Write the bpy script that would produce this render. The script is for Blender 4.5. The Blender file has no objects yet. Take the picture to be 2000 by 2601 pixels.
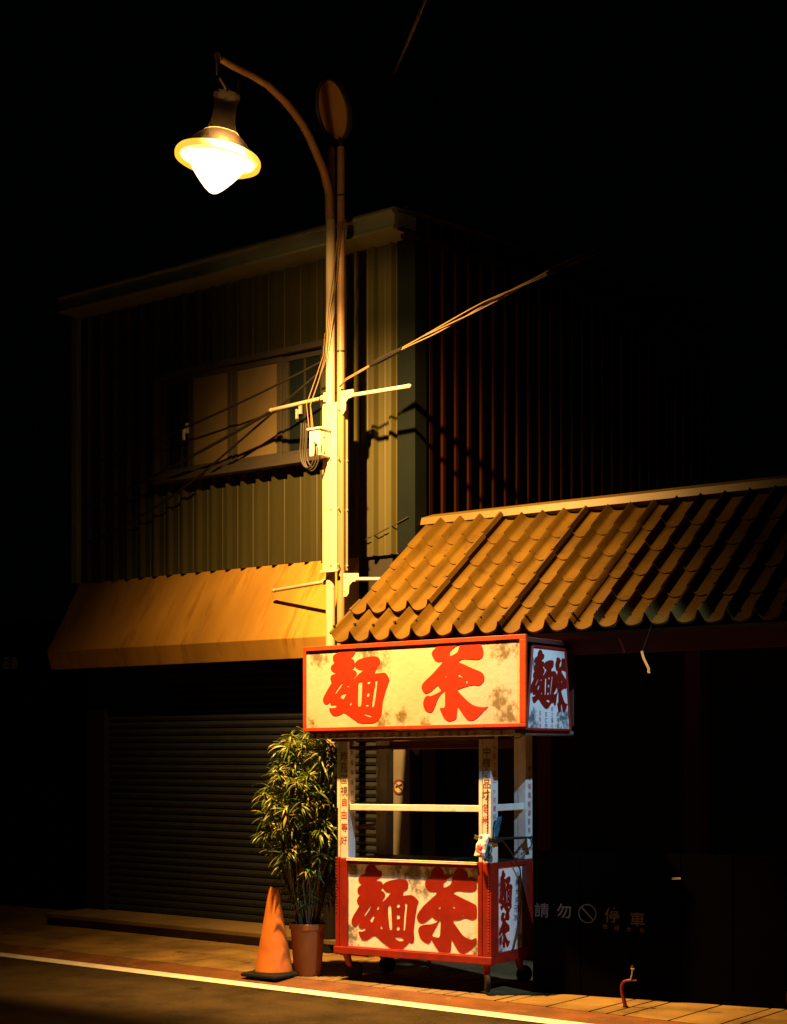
import bpy, bmesh, math, random
from mathutils import Vector, Matrix, noise
R = math.radians
random.seed(11)
SC = bpy.context.scene
COL = SC.collection

# ------------------------------------------------------------------ camera, world, lights, exposure
# street frame: x runs along the kerb, y runs away from the road, z up; metres
cam_d = bpy.data.cameras.new('camera')
cam_d.sensor_fit = 'HORIZONTAL'
cam_d.sensor_width = 36.0
cam_d.lens = 72.0
cam_d.shift_y = (1905 - 1300.5) / 2000.0
cam_d.clip_start, cam_d.clip_end = 0.1, 2000
cam = bpy.data.objects.new('camera', cam_d)
cam.location = (0, 0, 1.6)
cam.rotation_euler = (R(90), 0, math.atan2(4000, 5256))
COL.objects.link(cam)
SC.camera = cam

world = bpy.data.worlds.new('World')
SC.world = world
world.use_nodes = True
wn = world.node_tree.nodes
wn['Background'].inputs['Color'].default_value = (0.30, 0.55, 1.0, 1)
wn['Background'].inputs['Strength'].default_value = 0.0004

SC.view_settings.view_transform = 'Standard'
SC.view_settings.look = 'None'
SC.view_settings.exposure = 0.0
SC.view_settings.gamma = 1.0
try:
    SC.cycles.max_bounces = 6
    SC.cycles.transparent_max_bounces = 12
    SC.cycles.sample_clamp_indirect = 4.0
except Exception:
    pass

BULB = 11800.0
LAMP = Vector((-6.865, 7.2, 5.318))          # centre of the luminaire's rim

def lamp(name, kind, loc, power, col, radius):
    d = bpy.data.lights.new(name, kind)
    d.energy, d.color = power, col
    d.shadow_soft_size = radius
    o = bpy.data.objects.new(name, d)
    o.location = loc
    COL.objects.link(o)
    return o

bulb = lamp('sodium_bulb', 'POINT', LAMP + Vector((0, 0, .022)), 1.0, (1, 1, 1), .05)
# photometric profile of the lantern: most of its light goes across the street and straight down, little along the street
bulb.data.use_nodes = True
_n, _l = bulb.data.node_tree.nodes, bulb.data.node_tree.links
_tc = _n.new('ShaderNodeNewGeometry')
_sp = _n.new('ShaderNodeSeparateXYZ')
_l.new(_tc.outputs['Incoming'], _sp.inputs[0])
_ab = _n.new('ShaderNodeMapRange')
_ab.inputs['From Min'].default_value, _ab.inputs['From Max'].default_value = -1, 1
def _mth(op, a, b):
    n = _n.new('ShaderNodeMath'); n.operation = op
    for i, v in enumerate((a, b)):
        if isinstance(v, (int, float)): n.inputs[i].default_value = v
        else: _l.new(v, n.inputs[i])
    return n.outputs[0]
_q0 = _mth('MULTIPLY', _mth('MINIMUM', _mth('ADD', _sp.outputs['Z'], .55), 0.0), .667)
_l.new(_mth('ADD', _sp.outputs['X'], _q0), _ab.inputs['Value'])
_rp = _n.new('ShaderNodeValToRGB')
_rp.color_ramp.interpolation = 'LINEAR'
_e = _rp.color_ramp.elements
_prof = [(-.76, .004), (-.70, .045), (-.60, .21), (-.50, .50), (-.38, .80), (-.22, 1), (.18, 1), (.30, .64), (.40, .28), (.50, .085), (.60, .016), (.75, .003)]
_e[0].position, _e[1].position = 0, 1
_e[0].color = _e[1].color = (.008, .008, .008, 1)
for _p, _c in _prof:
    _q = _e.new((_p + 1) / 2); _q.color = (_c, _c, _c, 1)
_l.new(_ab.outputs['Result'], _rp.inputs['Fac'])
_mx = _n.new('ShaderNodeMixRGB'); _mx.blend_type = 'MULTIPLY'; _mx.inputs['Fac'].default_value = 1
_mx.inputs['Color1'].default_value = (1.0, .51, .125, 1)
_l.new(_rp.outputs['Color'], _mx.inputs['Color2'])
# and by height: strongest straight down, weakened towards the horizontal by the lantern's skirt
_az = _n.new('ShaderNodeMapRange')
_az.inputs['From Min'].default_value, _az.inputs['From Max'].default_value = -1, 1
_l.new(_sp.outputs['Z'], _az.inputs['Value'])
_rz = _n.new('ShaderNodeValToRGB')
_f = _rz.color_ramp.elements
_f[0].position, _f[1].position = 0, 1
_f[0].color, _f[1].color = (1, 1, 1, 1), (.35, .35, .35, 1)
for _p, _c in ((-.90, 1.0), (-.78, .92), (-.60, .74), (-.45, .72), (-.28, .55), (-.20, .34), (-.12, .19), (0, .27), (.1, .30)):
    _q = _f.new((_p + 1) / 2); _q.color = (_c, _c, _c, 1)
_l.new(_az.outputs['Result'], _rz.inputs['Fac'])
_my = _n.new('ShaderNodeMixRGB'); _my.blend_type = 'MULTIPLY'; _my.inputs['Fac'].default_value = 1
_l.new(_mx.outputs['Color'], _my.inputs['Color1'])
_l.new(_rz.outputs['Color'], _my.inputs['Color2'])
_rs = _n.new('ShaderNodeMapRange')          # the road side gets little
_rs.interpolation_type = 'SMOOTHSTEP'
_rs.inputs['From Min'].default_value, _rs.inputs['From Max'].default_value = -.16, .01
_rs.inputs['To Min'].default_value = .03
_l.new(_sp.outputs['Y'], _rs.inputs['Value'])
_mz = _n.new('ShaderNodeMixRGB'); _mz.blend_type = 'MULTIPLY'; _mz.inputs['Fac'].default_value = 1
_l.new(_my.outputs['Color'], _mz.inputs['Color1'])
_l.new(_rs.outputs['Result'], _mz.inputs['Color2'])
_l.new(_mz.outputs['Color'], _n['Emission'].inputs['Color'])
_n['Emission'].inputs['Strength'].default_value = BULB
# the cool white street light that stands further along the road, beyond the right edge of the picture
cool = lamp('white_street_light', 'SPOT', (-1.7, 7.3, 5.3), 1050, (.42, .70, 1.0), .05)
cool.data.spot_size = R(18)
cool.data.spot_blend = .5
cool.rotation_euler = (Vector((-5.56, 8.60, 1.22)) - cool.location).to_track_quat('-Z', 'Y').to_euler()

# ------------------------------------------------------------------ materials
def pm(name, col, rough=.6, metal=0.0, var=.18, vscale=3.0, bump=.15, bscale=60.0, dist=.002,
       stain=None, sscale=4.0, sth=.58, ssoft=.08, stretch=(1, 1, 1), spec=.5, fine=None, fth=.66, fscale=60):
    m = bpy.data.materials.new(name)
    m.use_nodes = True
    nt = m.node_tree
    N, L = nt.nodes, nt.links
    b = N['Principled BSDF']
    b.inputs['Roughness'].default_value = rough
    b.inputs['Metallic'].default_value = metal
    b.inputs['Specular IOR Level'].default_value = spec
    tc = N.new('ShaderNodeTexCoord')
    mp = N.new('ShaderNodeMapping')
    mp.inputs['Scale'].default_value = stretch
    L.new(tc.outputs['Object'], mp.inputs['Vector'])
    n1 = N.new('ShaderNodeTexNoise')
    n1.inputs['Scale'].default_value = vscale
    n1.inputs['Detail'].default_value = 6
    L.new(mp.outputs['Vector'], n1.inputs['Vector'])
    r1 = N.new('ShaderNodeMapRange')
    r1.inputs['From Min'].default_value, r1.inputs['From Max'].default_value = .3, .7
    r1.inputs['To Min'].default_value, r1.inputs['To Max'].default_value = 1 - var, 1 + var
    L.new(n1.outputs['Fac'], r1.inputs['Value'])
    mul = N.new('ShaderNodeMixRGB')
    mul.blend_type = 'MULTIPLY'
    mul.inputs['Fac'].default_value = 1
    mul.inputs['Color1'].default_value = (*col, 1)
    L.new(r1.outputs['Result'], mul.inputs['Color2'])
    out = mul.outputs['Color']
    def layer(out, c, scale, th, soft, det, vec):
        n2 = N.new('ShaderNodeTexNoise')
        n2.inputs['Scale'].default_value = scale
        n2.inputs['Detail'].default_value = det
        n2.inputs['Roughness'].default_value = .65
        L.new(vec, n2.inputs['Vector'])
        r2 = N.new('ShaderNodeMapRange')
        r2.inputs['From Min'].default_value, r2.inputs['From Max'].default_value = th, th + soft
        L.new(n2.outputs['Fac'], r2.inputs['Value'])
        mx = N.new('ShaderNodeMixRGB')
        L.new(r2.outputs['Result'], mx.inputs['Fac'])
        L.new(out, mx.inputs['Color1'])
        mx.inputs['Color2'].default_value = (*c, 1)
        return mx.outputs['Color']
    if stain:
        out = layer(out, stain, sscale, sth, ssoft, 8, mp.outputs['Vector'])
    if fine:
        out = layer(out, fine, fscale, fth, .05, 3, tc.outputs['Object'])
    L.new(out, b.inputs['Base Color'])
    if bump:
        n3 = N.new('ShaderNodeTexNoise')
        n3.inputs['Scale'].default_value = bscale
        n3.inputs['Detail'].default_value = 4
        L.new(tc.outputs['Object'], n3.inputs['Vector'])
        bp = N.new('ShaderNodeBump')
        bp.inputs['Strength'].default_value = bump
        bp.inputs['Distance'].default_value = dist
        L.new(n3.outputs['Fac'], bp.inputs['Height'])
        L.new(bp.outputs['Normal'], b.inputs['Normal'])
    return m

def sign_mat(name, col, moss, aspect, patches):
    """painted board with patches of moss and dirt of their own shape: (u, v, radius) in board heights"""
    m = pm(name, col, rough=.45, var=.10, vscale=2.5, bump=.4, bscale=26, dist=.004, stain=tuple(c * .80 for c in col), sscale=14, sth=.62, ssoft=.1)
    nt = m.node_tree
    N, L = nt.nodes, nt.links
    b = N['Principled BSDF']
    old = b.inputs['Base Color'].links[0].from_socket
    tc = N.new('ShaderNodeTexCoord')
    def M(op, a, bb=None):
        n = N.new('ShaderNodeMath')
        n.operation = op
        for i, x in enumerate((a, bb)):
            if x is None:
                continue
            if isinstance(x, (int, float)):
                n.inputs[i].default_value = x
            else:
                L.new(x, n.inputs[i])
        return n.outputs[0]
    sep = N.new('ShaderNodeSeparateXYZ')
    L.new(tc.outputs['Generated'], sep.inputs[0])
    com = N.new('ShaderNodeCombineXYZ')
    ax = 'Y' if aspect < 0 else 'X'
    L.new(M('MULTIPLY', sep.outputs[ax], abs(aspect)), com.inputs[0])
    L.new(sep.outputs['Z'], com.inputs[1])
    v = None
    for u, w, r in patches:
        d = N.new('ShaderNodeVectorMath')
        d.operation = 'DISTANCE'
        L.new(com.outputs[0], d.inputs[0])
        d.inputs[1].default_value = (u * abs(aspect), w, 0)
        k = M('SUBTRACT', 1.0, M('DIVIDE', d.outputs['Value'], r))
        v = k if v is None else M('MAXIMUM', v, k)
    fin = N.new('ShaderNodeTexNoise')
    fin.inputs['Scale'].default_value = 22
    fin.inputs['Detail'].default_value = 9
    fin.inputs['Roughness'].default_value = .72
    L.new(tc.outputs['Object'], fin.inputs['Vector'])
    s = M('ADD', M('MULTIPLY', v, .42), M('MULTIPLY', fin.outputs['Fac'], 1.5))
    mr = N.new('ShaderNodeMapRange')
    mr.inputs['From Min'].default_value, mr.inputs['From Max'].default_value = .86, 1.12
    mr.inputs['To Max'].default_value = .9
    L.new(s, mr.inputs['Value'])
    mx = N.new('ShaderNodeMixRGB')
    L.new(mr.outputs['Result'], mx.inputs['Fac'])
    L.new(old, mx.inputs['Color1'])
    mx.inputs['Color2'].default_value = (*moss, 1)
    L.new(mx.outputs['Color'], b.inputs['Base Color'])
    return m

M_ = {}
M_['asphalt'] = pm('asphalt', (.036, .025, .011), .9, var=.5, vscale=2.6, bump=1.0, bscale=140, dist=.006,
                   stain=(.013, .010, .007), sscale=3.6, sth=.57, ssoft=.12, fine=(.17, .13, .085), fth=.62, fscale=120, spec=.12)
M_['white_paint'] = pm('road_paint', (.72, .70, .66), .7, var=.15, vscale=9, bump=.5, bscale=120, stain=(.42, .36, .26), sscale=16, sth=.63, ssoft=.08)
M_['kerb'] = pm('kerb_paving', (.125, .042, .007), .85, var=.35, vscale=5, bump=.8, bscale=90, dist=.004, stain=(.16, .13, .03), sscale=7, sth=.60, ssoft=.1)
M_['slab'] = pm('slab', (.19, .12, .042), .85, var=.45, vscale=2.5, bump=.6, bscale=70, dist=.003, stain=(.045, .028, .010), sscale=3.4, sth=.58, ssoft=.1, spec=.2)
M_['earth'] = pm('earth', (.03, .024, .016), .95)
M_['concrete'] = pm('concrete', (.13, .085, .03), .85, var=.3, stain=(.12, .09, .05), sscale=6)
M_['pole'] = pm('pole_paint', (.52, .44, .32), .45, var=.10, bump=.1, bscale=40)
M_['post'] = pm('sign_post_paint', (.34, .20, .10), .5, var=.12)
M_['dark_metal'] = pm('dark_metal', (.03, .026, .022), .5, metal=.3)
M_['hood'] = None
M_['cladding'] = pm('cladding', (.042, .040, .014), .55, spec=.3, var=.2, vscale=2, bump=.2, bscale=20, stretch=(1, 1, .25), stain=(.035, .025, .01), sscale=7, sth=.66)
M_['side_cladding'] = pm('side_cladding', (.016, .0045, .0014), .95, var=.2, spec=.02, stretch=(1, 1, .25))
M_['pole_shadow_tone'] = pm('pole_shadow_tone', (.003, .0058, .0062), .8, spec=.1, var=.15)  # dark teal stands in for the pole's shadow on the house corner
M_['fascia'] = pm('fascia', (.21, .25, .19), .45, var=.15, bump=.1)
M_['awning'] = pm('awning', (.43, .235, .042), .5, var=.22, vscale=1.6, bump=.12, bscale=12, stretch=(1.9, .30, .38), stain=(.27, .125, .010), sscale=4.5, sth=.53, ssoft=.16)
M_['shutter'] = pm('shutter', (.0075, .0095, .0145), .55, var=.25, vscale=4, stain=(.004, .0045, .006), sscale=9)
M_['plaster'] = pm('plaster', (.11, .10, .085), .85, var=.25)
M_['lower_wall'] = pm('lower_wall', (.016, .014, .012), .9)
M_['win_frame'] = pm('window_frame', (.06, .052, .042), .5, var=.1)
M_['win_panel'] = pm('window_panel', (.19, .138, .068), .55, var=.12, vscale=3)
M_['glass'] = pm('dark_glass', (.012, .018, .020), .08, var=0, bump=0)
M_['handle'] = pm('handle', (.7, .68, .62), .4, var=0, bump=0)
M_['tile'] = pm('roof_tile', (.066, .036, .0015), .75, var=.34, vscale=2.5, bump=.35, bscale=55, dist=.003, stain=(.040, .021, .001), sscale=7, sth=.55, ssoft=.15, spec=.15)
M_['ridge'] = pm('ridge_metal', (.095, .060, .006), .5, var=.12)
M_['black'] = pm('black_door', (.0022, .0018, .0018), .95, spec=.0, bump=.1)
M_['dark_wood'] = pm('dark_wood', (.10, .022, .014), .8)
M_['grey_letter'] = pm('faded_letter', (.07, .06, .057), .8, bump=0)
M_['sign'] = sign_mat('sign_board', (.56, .485, .39), (.15, .11, .035), 3.2, [(.06, .90, .22), (.31, .92, .26), (.37, .78, .20), (.37, .05, .22), (.47, .12, .17), (.58, .02, .12), (.93, .90, .24), (.91, .30, .24), (.95, .12, .24), (.03, .05, .12)])
M_['panel'] = sign_mat('cart_panel', (.90, .84, .74), (.15, .13, .06), 1.85, [(.04, .95, .20), (.40, .97, .22), (.52, .92, .26), (.66, .86, .28), (.78, .98, .2), (.98, .92, .24), (.56, .72, .2), (.02, .12, .26), (.98, .08, .22), (.5, 1.0, .2), (.2, 1.0, .16)])
M_['side_panel'] = sign_mat('side_panel', (.80, .80, .78), (.05, .085, .09), -.9, [(.08, .12, .20), (.12, .0, .22), (.9, .12, .26), (.06, .80, .16)])
M_['red_letter'] = pm('red_letter', (.46, .022, .003), .5, var=.14, vscale=6, bump=.3, bscale=30, dist=.003)
M_['deep_red_letter'] = pm('deep_red_letter', (.29, .013, .002), .5, var=.2, vscale=6, bump=.3, bscale=30, dist=.003, stain=(.18, .006, .001), sscale=5, sth=.6, ssoft=.15)
M_['crimson_letter'] = pm('crimson_letter', (.22, .008, .002), .5, var=.2, vscale=6, bump=.2)
M_['dull_paper'] = pm('dull_paper', (.30, .27, .23), .8, bump=0)
M_['red_frame'] = pm('red_frame', (.25, .012, .003), .5, var=.25, vscale=9, bump=.4, bscale=50, stain=(.16, .02, .01), sscale=12, sth=.62, fine=(.6, .45, .3), fth=.74, fscale=45)
M_['orange_frame'] = pm('orange_frame', (.46, .045, .006), .5, var=.2, vscale=9, bump=.4, bscale=50, stain=(.2, .03, .012), sscale=14, sth=.62, fine=(.7, .55, .35), fth=.72, fscale=40)
M_['white_wood'] = pm('white_wood', (.70, .66, .58), .7, var=.15, vscale=8, bump=.4, bscale=50, stain=(.40, .34, .22), sscale=9, sth=.60, ssoft=.12)
M_['ink_red'] = pm('ink_red', (.42, .06, .02), .7, var=.3, vscale=40, bump=0)
M_['ink_brown'] = pm('ink_brown', (.16, .075, .03), .7, var=.3, vscale=40, bump=0)
M_['ink_green'] = pm('ink_green', (.02, .10, .10), .7, bump=0)
M_['ink_blue'] = pm('ink_blue', (.03, .08, .25), .7, bump=0)
M_['steel'] = pm('steel', (.62, .58, .5), .3, metal=.8, var=.15, bump=.1)
M_['counter'] = pm('counter_metal', (.012, .012, .012), .5)
M_['trim'] = pm('pale_trim', (.80, .62, .40), .4)
M_['rubber'] = pm('rubber', (.007, .0065, .006), .8, spec=.2)
M_['cone'] = pm('cone_plastic', (.55, .165, .020), .6, var=.22, vscale=6, bump=.2, stain=(.30, .10, .03), sscale=9, sth=.61, ssoft=.12, fine=(.75, .5, .3), fth=.76, fscale=22)
M_['pot'] = pm('pot_plastic', (.32, .11, .025), .6, var=.12)
M_['soil'] = pm('soil', (.02, .014, .009), .95)
M_['stem'] = pm('stem', (.10, .075, .035), .8)
M_['cable'] = pm('cable', (.018, .015, .012), .6, bump=0)
M_['pale_cable'] = pm('pale_cable', (.17, .11, .05), .6, bump=0)
M_['box'] = pm('box_plastic', (.60, .55, .50), .5, var=.08)
M_['paper'] = pm('paper', (.80, .70, .66), .8, var=.12, vscale=14)
M_['pink'] = pm('pink_print', (.75, .10, .12), .8, bump=0)
M_['blue_film'] = pm('blue_film', (.03, .12, .20), .35, var=.4, vscale=22, stain=(.25, .45, .40), sscale=40, sth=.58)
M_['brush'] = pm('brush', (.55, .26, .08), .7)
M_['strap'] = pm('strap', (.70, .42, .08), .6)
M_['chrome'] = pm('chrome', (.8, .8, .8), .2, metal=1, var=0, bump=0)
M_['cream_letter'] = pm('cream_letter', (.75, .62, .42), .6, bump=0)

def leaf_mat():
    m = pm('leaf', (.075, .135, .015), .4, var=.45, vscale=9, bump=0)
    nt = m.node_tree
    N, L = nt.nodes, nt.links
    b = N['Principled BSDF']
    oi = N.new('ShaderNodeNewGeometry')
    mx = N.new('ShaderNodeMixRGB')
    old = b.inputs['Base Color'].links[0].from_socket
    rr = N.new('ShaderNodeMapRange')
    rr.inputs['From Min'].default_value, rr.inputs['From Max'].default_value = .55, 1.0
    L.new(oi.outputs['Random Per Island'], rr.inputs['Value'])
    L.new(rr.outputs['Result'], mx.inputs['Fac'])
    L.new(old, mx.inputs['Color1'])
    mx.inputs['Color2'].default_value = (.32, .27, .05, 1)
    L.new(mx.outputs['Color'], b.inputs['Base Color'])
    t = N.new('ShaderNodeBsdfTranslucent')
    L.new(mx.outputs['Color'], t.inputs['Color'])
    ms = N.new('ShaderNodeMixShader')
    ms.inputs['Fac'].default_value = .22
    L.new(b.outputs[0], ms.inputs[1])
    L.new(t.outputs[0], ms.inputs[2])
    L.new(ms.outputs[0], N['Material Output'].inputs['Surface'])
    return m
M_['leaf'] = leaf_mat()

M_['neck'] = None
def glow_mat(name, col, strength, clear):
    """lit glass: gives off light itself and lets the bulb's light through"""
    m = bpy.data.materials.new(name)
    m.use_nodes = True
    N, L = m.node_tree.nodes, m.node_tree.links
    N.remove(N['Principled BSDF'])
    e = N.new('ShaderNodeEmission')
    e.inputs['Color'].default_value = (*col, 1)
    e.inputs['Strength'].default_value = strength
    t = N.new('ShaderNodeBsdfTransparent')
    ms = N.new('ShaderNodeMixShader')
    ms.inputs['Fac'].default_value = clear
    L.new(e.outputs[0], ms.inputs[1])
    L.new(t.outputs[0], ms.inputs[2])
    L.new(ms.outputs[0], N['Material Output'].inputs['Surface'])
    return m
M_['globe'] = glow_mat('lit_globe', (1, .82, .50), 9.0, .5)
# the thick limb of the glass is seen edge-on and glows amber instead of white
_N, _L = M_['globe'].node_tree.nodes, M_['globe'].node_tree.links
_lw = _N.new('ShaderNodeLayerWeight'); _lw.inputs['Blend'].default_value = .5
_cr = _N.new('ShaderNodeValToRGB')
_cr.color_ramp.elements[0].position, _cr.color_ramp.elements[0].color = .55, (1, .82, .50, 1)
_cr.color_ramp.elements[1].position, _cr.color_ramp.elements[1].color = .97, (.22, .10, .006, 1)
_L.new(_lw.outputs['Facing'], _cr.inputs['Fac'])
_L.new(_cr.outputs['Color'], _N['Emission'].inputs['Color'])
M_['rim_glass'] = glow_mat('lit_rim', (1, .50, .03), 1.5, .22)

M_['stand'] = pm('stand_paint', (.16, .012, .004), .5)
def hood_mat(name, fac):
    m = pm(name, (.035, .026, .018), .5)
    N, L = m.node_tree.nodes, m.node_tree.links
    t = N.new('ShaderNodeBsdfTransparent')
    ms = N.new('ShaderNodeMixShader')
    ms.inputs['Fac'].default_value = fac
    L.new(N['Principled BSDF'].outputs[0], ms.inputs[1])
    L.new(t.outputs[0], ms.inputs[2])
    L.new(ms.outputs[0], N['Material Output'].inputs['Surface'])
    return m
M_['hood'] = hood_mat('hood_plastic', .008)
M_['neck'] = hood_mat('neck_plastic', .0016)

# ------------------------------------------------------------------ helpers
def tag(o, label=None, cat=None, group=None, kind=None):
    if label: o['label'] = label
    if cat: o['category'] = cat
    if group: o['group'] = group
    if kind: o['kind'] = kind
    return o

def thing(name, label, cat, loc=(0, 0, 0), rz=0.0, group=None):
    o = bpy.data.objects.new(name, None)
    o.empty_display_size = .2
    o.location = loc
    o.rotation_euler = (0, 0, rz)
    COL.objects.link(o)
    return tag(o, label, cat, group)

def origin_of(p):
    v = Vector((0, 0, 0))
    while p:
        v += p.location
        p = p.parent
    return v

class MB:
    def __init__(self):
        self.v, self.f = [], []
    def add(self, vs, fs):
        n = len(self.v)
        self.v += [tuple(x) for x in vs]
        self.f += [tuple(i + n for i in f) for f in fs]
        return self
    def box(self, x0, x1, y0, y1, z0, z1):
        return self.add([(x0, y0, z0), (x1, y0, z0), (x1, y1, z0), (x0, y1, z0), (x0, y0, z1), (x1, y0, z1), (x1, y1, z1), (x0, y1, z1)],
                        [(3, 2, 1, 0), (4, 5, 6, 7), (0, 1, 5, 4), (1, 2, 6, 5), (2, 3, 7, 6), (3, 0, 4, 7)])
    def prism_x(self, prof, x0, x1):
        n = len(prof)
        vs = [(x0, a, b) for a, b in prof] + [(x1, a, b) for a, b in prof]
        fs = [tuple(range(n)), tuple(range(2 * n - 1, n - 1, -1))]
        fs += [(i, i + n, (i + 1) % n + n, (i + 1) % n) for i in range(n)]
        return self.add(vs, fs)
    def tube(self, path, r, n=10, caps=True):
        path = [Vector(p) for p in path]
        rs = r if isinstance(r, (list, tuple)) else [r] * len(path)
        vs, fs = [], []
        up = None
        for i, p in enumerate(path):
            t = (path[min(i + 1, len(path) - 1)] - path[max(i - 1, 0)]).normalized()
            if up is None:
                up = t.orthogonal().normalized()
            up = (up - t * up.dot(t)).normalized()
            w = t.cross(up)
            for k in range(n):
                a = 2 * math.pi * k / n
                vs.append(p + (up * math.cos(a) + w * math.sin(a)) * rs[i])
        for i in range(len(path) - 1):
            for k in range(n):
                fs.append((i * n + k, i * n + (k + 1) % n, (i + 1) * n + (k + 1) % n, (i + 1) * n + k))
        if caps:
            fs += [tuple(range(n - 1, -1, -1)), tuple((len(path) - 1) * n + k for k in range(n))]
        return self.add(vs, fs)
    def lathe(self, prof, n=40, c=(0, 0, 0), mat=None):
        vs, fs = [], []
        c = Vector(c)
        for r, z in prof:
            for k in range(n):
                a = 2 * math.pi * k / n
                p = Vector((r * math.cos(a), r * math.sin(a), z))
                vs.append(c + (mat @ p if mat else p))
        for i in range(len(prof) - 1):
            for k in range(n):
                fs.append((i * n + k, i * n + (k + 1) % n, (i + 1) * n + (k + 1) % n, (i + 1) * n + k))
        return self.add(vs, fs)
    def plate(self, pts, n0, th):
        """flat polygon (3-D points) given thickness th along n0"""
        n = len(pts)
        d = Vector(n0).normalized() * th
        vs = [Vector(p) for p in pts] + [Vector(p) + d for p in pts]
        fs = [tuple(range(n - 1, -1, -1)), tuple(range(n, 2 * n))] + [(i, (i + 1) % n, (i + 1) % n + n, i + n) for i in range(n)]
        return self.add(vs, fs)
    def build(self, name, mat, parent=None, smooth=False, bevel=0.0, local=False, shear=0.0, solid=0.0):
        off = Vector((0, 0, 0)) if local or parent is None else origin_of(parent)
        vs = [(x - off.x, y - off.y, z - off.z + shear * x) for x, y, z in self.v]
        me = bpy.data.meshes.new(name)
        me.from_pydata(vs, [], self.f)
        me.update()
        bm = bmesh.new()
        bm.from_mesh(me)
        bmesh.ops.recalc_face_normals(bm, faces=bm.faces)
        bm.to_mesh(me)
        bm.free()
        me.materials.append(mat)
        if smooth:
            for p in me.polygons:
                p.use_smooth = True
            try:
                me.set_sharp_from_angle(angle=R(40))
            except Exception:
                pass
        o = bpy.data.objects.new(name, me)
        COL.objects.link(o)
        if parent:
            o.parent = parent
        if solid:
            s = o.modifiers.new('solid', 'SOLIDIFY')
            s.thickness = solid
            s.offset = 0
        if bevel:
            b = o.modifiers.new('bevel', 'BEVEL')
            b.width = bevel
            b.segments = 2
            b.limit_method = 'ANGLE'
            b.angle_limit = R(40)
        return o

def struct(name, mb, mat, **k):
    return tag(mb.build(name, mat, **k), kind='structure')

def curve_mesh(loops, ext):
    """filled 2-D outline with holes, as vertices and faces"""
    cu = bpy.data.curves.new('outline', 'CURVE')
    cu.dimensions = '2D'
    cu.fill_mode = 'BOTH'
    cu.extrude = ext
    for lp in loops:
        s = cu.splines.new('POLY')
        s.points.add(len(lp) - 1)
        for p, (a, b) in zip(s.points, lp):
            p.co = (a, b, 0, 1)
        s.use_cyclic_u = True
    o = bpy.data.objects.new('outline', cu)
    me = bpy.data.meshes.new_from_object(o)
    vs = [tuple(v.co) for v in me.vertices]
    fs = [tuple(p.vertices) for p in me.polygons]
    bpy.data.objects.remove(o)
    bpy.data.curves.remove(cu)
    bpy.data.meshes.remove(me)
    return vs, fs

_tc = {}
def text_mesh(s, ext=.004):
    """one line of text one unit high, as vertices and faces centred on the origin"""
    if s in _tc:
        return _tc[s]
    cu = bpy.data.curves.new('text', 'FONT')
    cu.body = s
    cu.size = 1
    cu.extrude = ext
    cu.offset = .012
    cu.resolution_u = 3
    o = bpy.data.objects.new('text', cu)
    me = bpy.data.meshes.new_from_object(o)
    vs = [tuple(v.co) for v in me.vertices]
    fs = [tuple(p.vertices) for p in me.polygons]
    bpy.data.objects.remove(o)
    bpy.data.curves.remove(cu)
    bpy.data.meshes.remove(me)
    if vs:
        cx = (min(v[0] for v in vs) + max(v[0] for v in vs)) / 2
        cy = (min(v[1] for v in vs) + max(v[1] for v in vs)) / 2
        vs = [(a - cx, b - cy, c) for a, b, c in vs]
    _tc[s] = (vs, fs)
    return _tc[s]

def put(mb, vf, o, ax, ay, su=1.0, sv=1.0, an=None, sn=None):
    """lay a 2-D mesh on the plane through o with axes ax, ay"""
    ax, ay, o = Vector(ax), Vector(ay), Vector(o)
    an = Vector(an) if an else ax.cross(ay)
    sn = su if sn is None else sn
    mb.add([o + ax * (a * su) + ay * (b * sv) + an * (c * sn) for a, b, c in vf[0]], vf[1])

def chaikin(lp, it=1):
    for _ in range(it):
        q = []
        for i, p in enumerate(lp):
            n = lp[(i + 1) % len(lp)]
            q += [(p[0] * .8 + n[0] * .2, p[1] * .8 + n[1] * .2), (p[0] * .2 + n[0] * .8, p[1] * .2 + n[1] * .8)]
        lp = q
    return lp

def sag(p, q, s, n=14):
    p, q = Vector(p), Vector(q)
    return [p.lerp(q, i / n) - Vector((0, 0, s * 4 * (i / n) * (1 - i / n))) for i in range(n + 1)]

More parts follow.
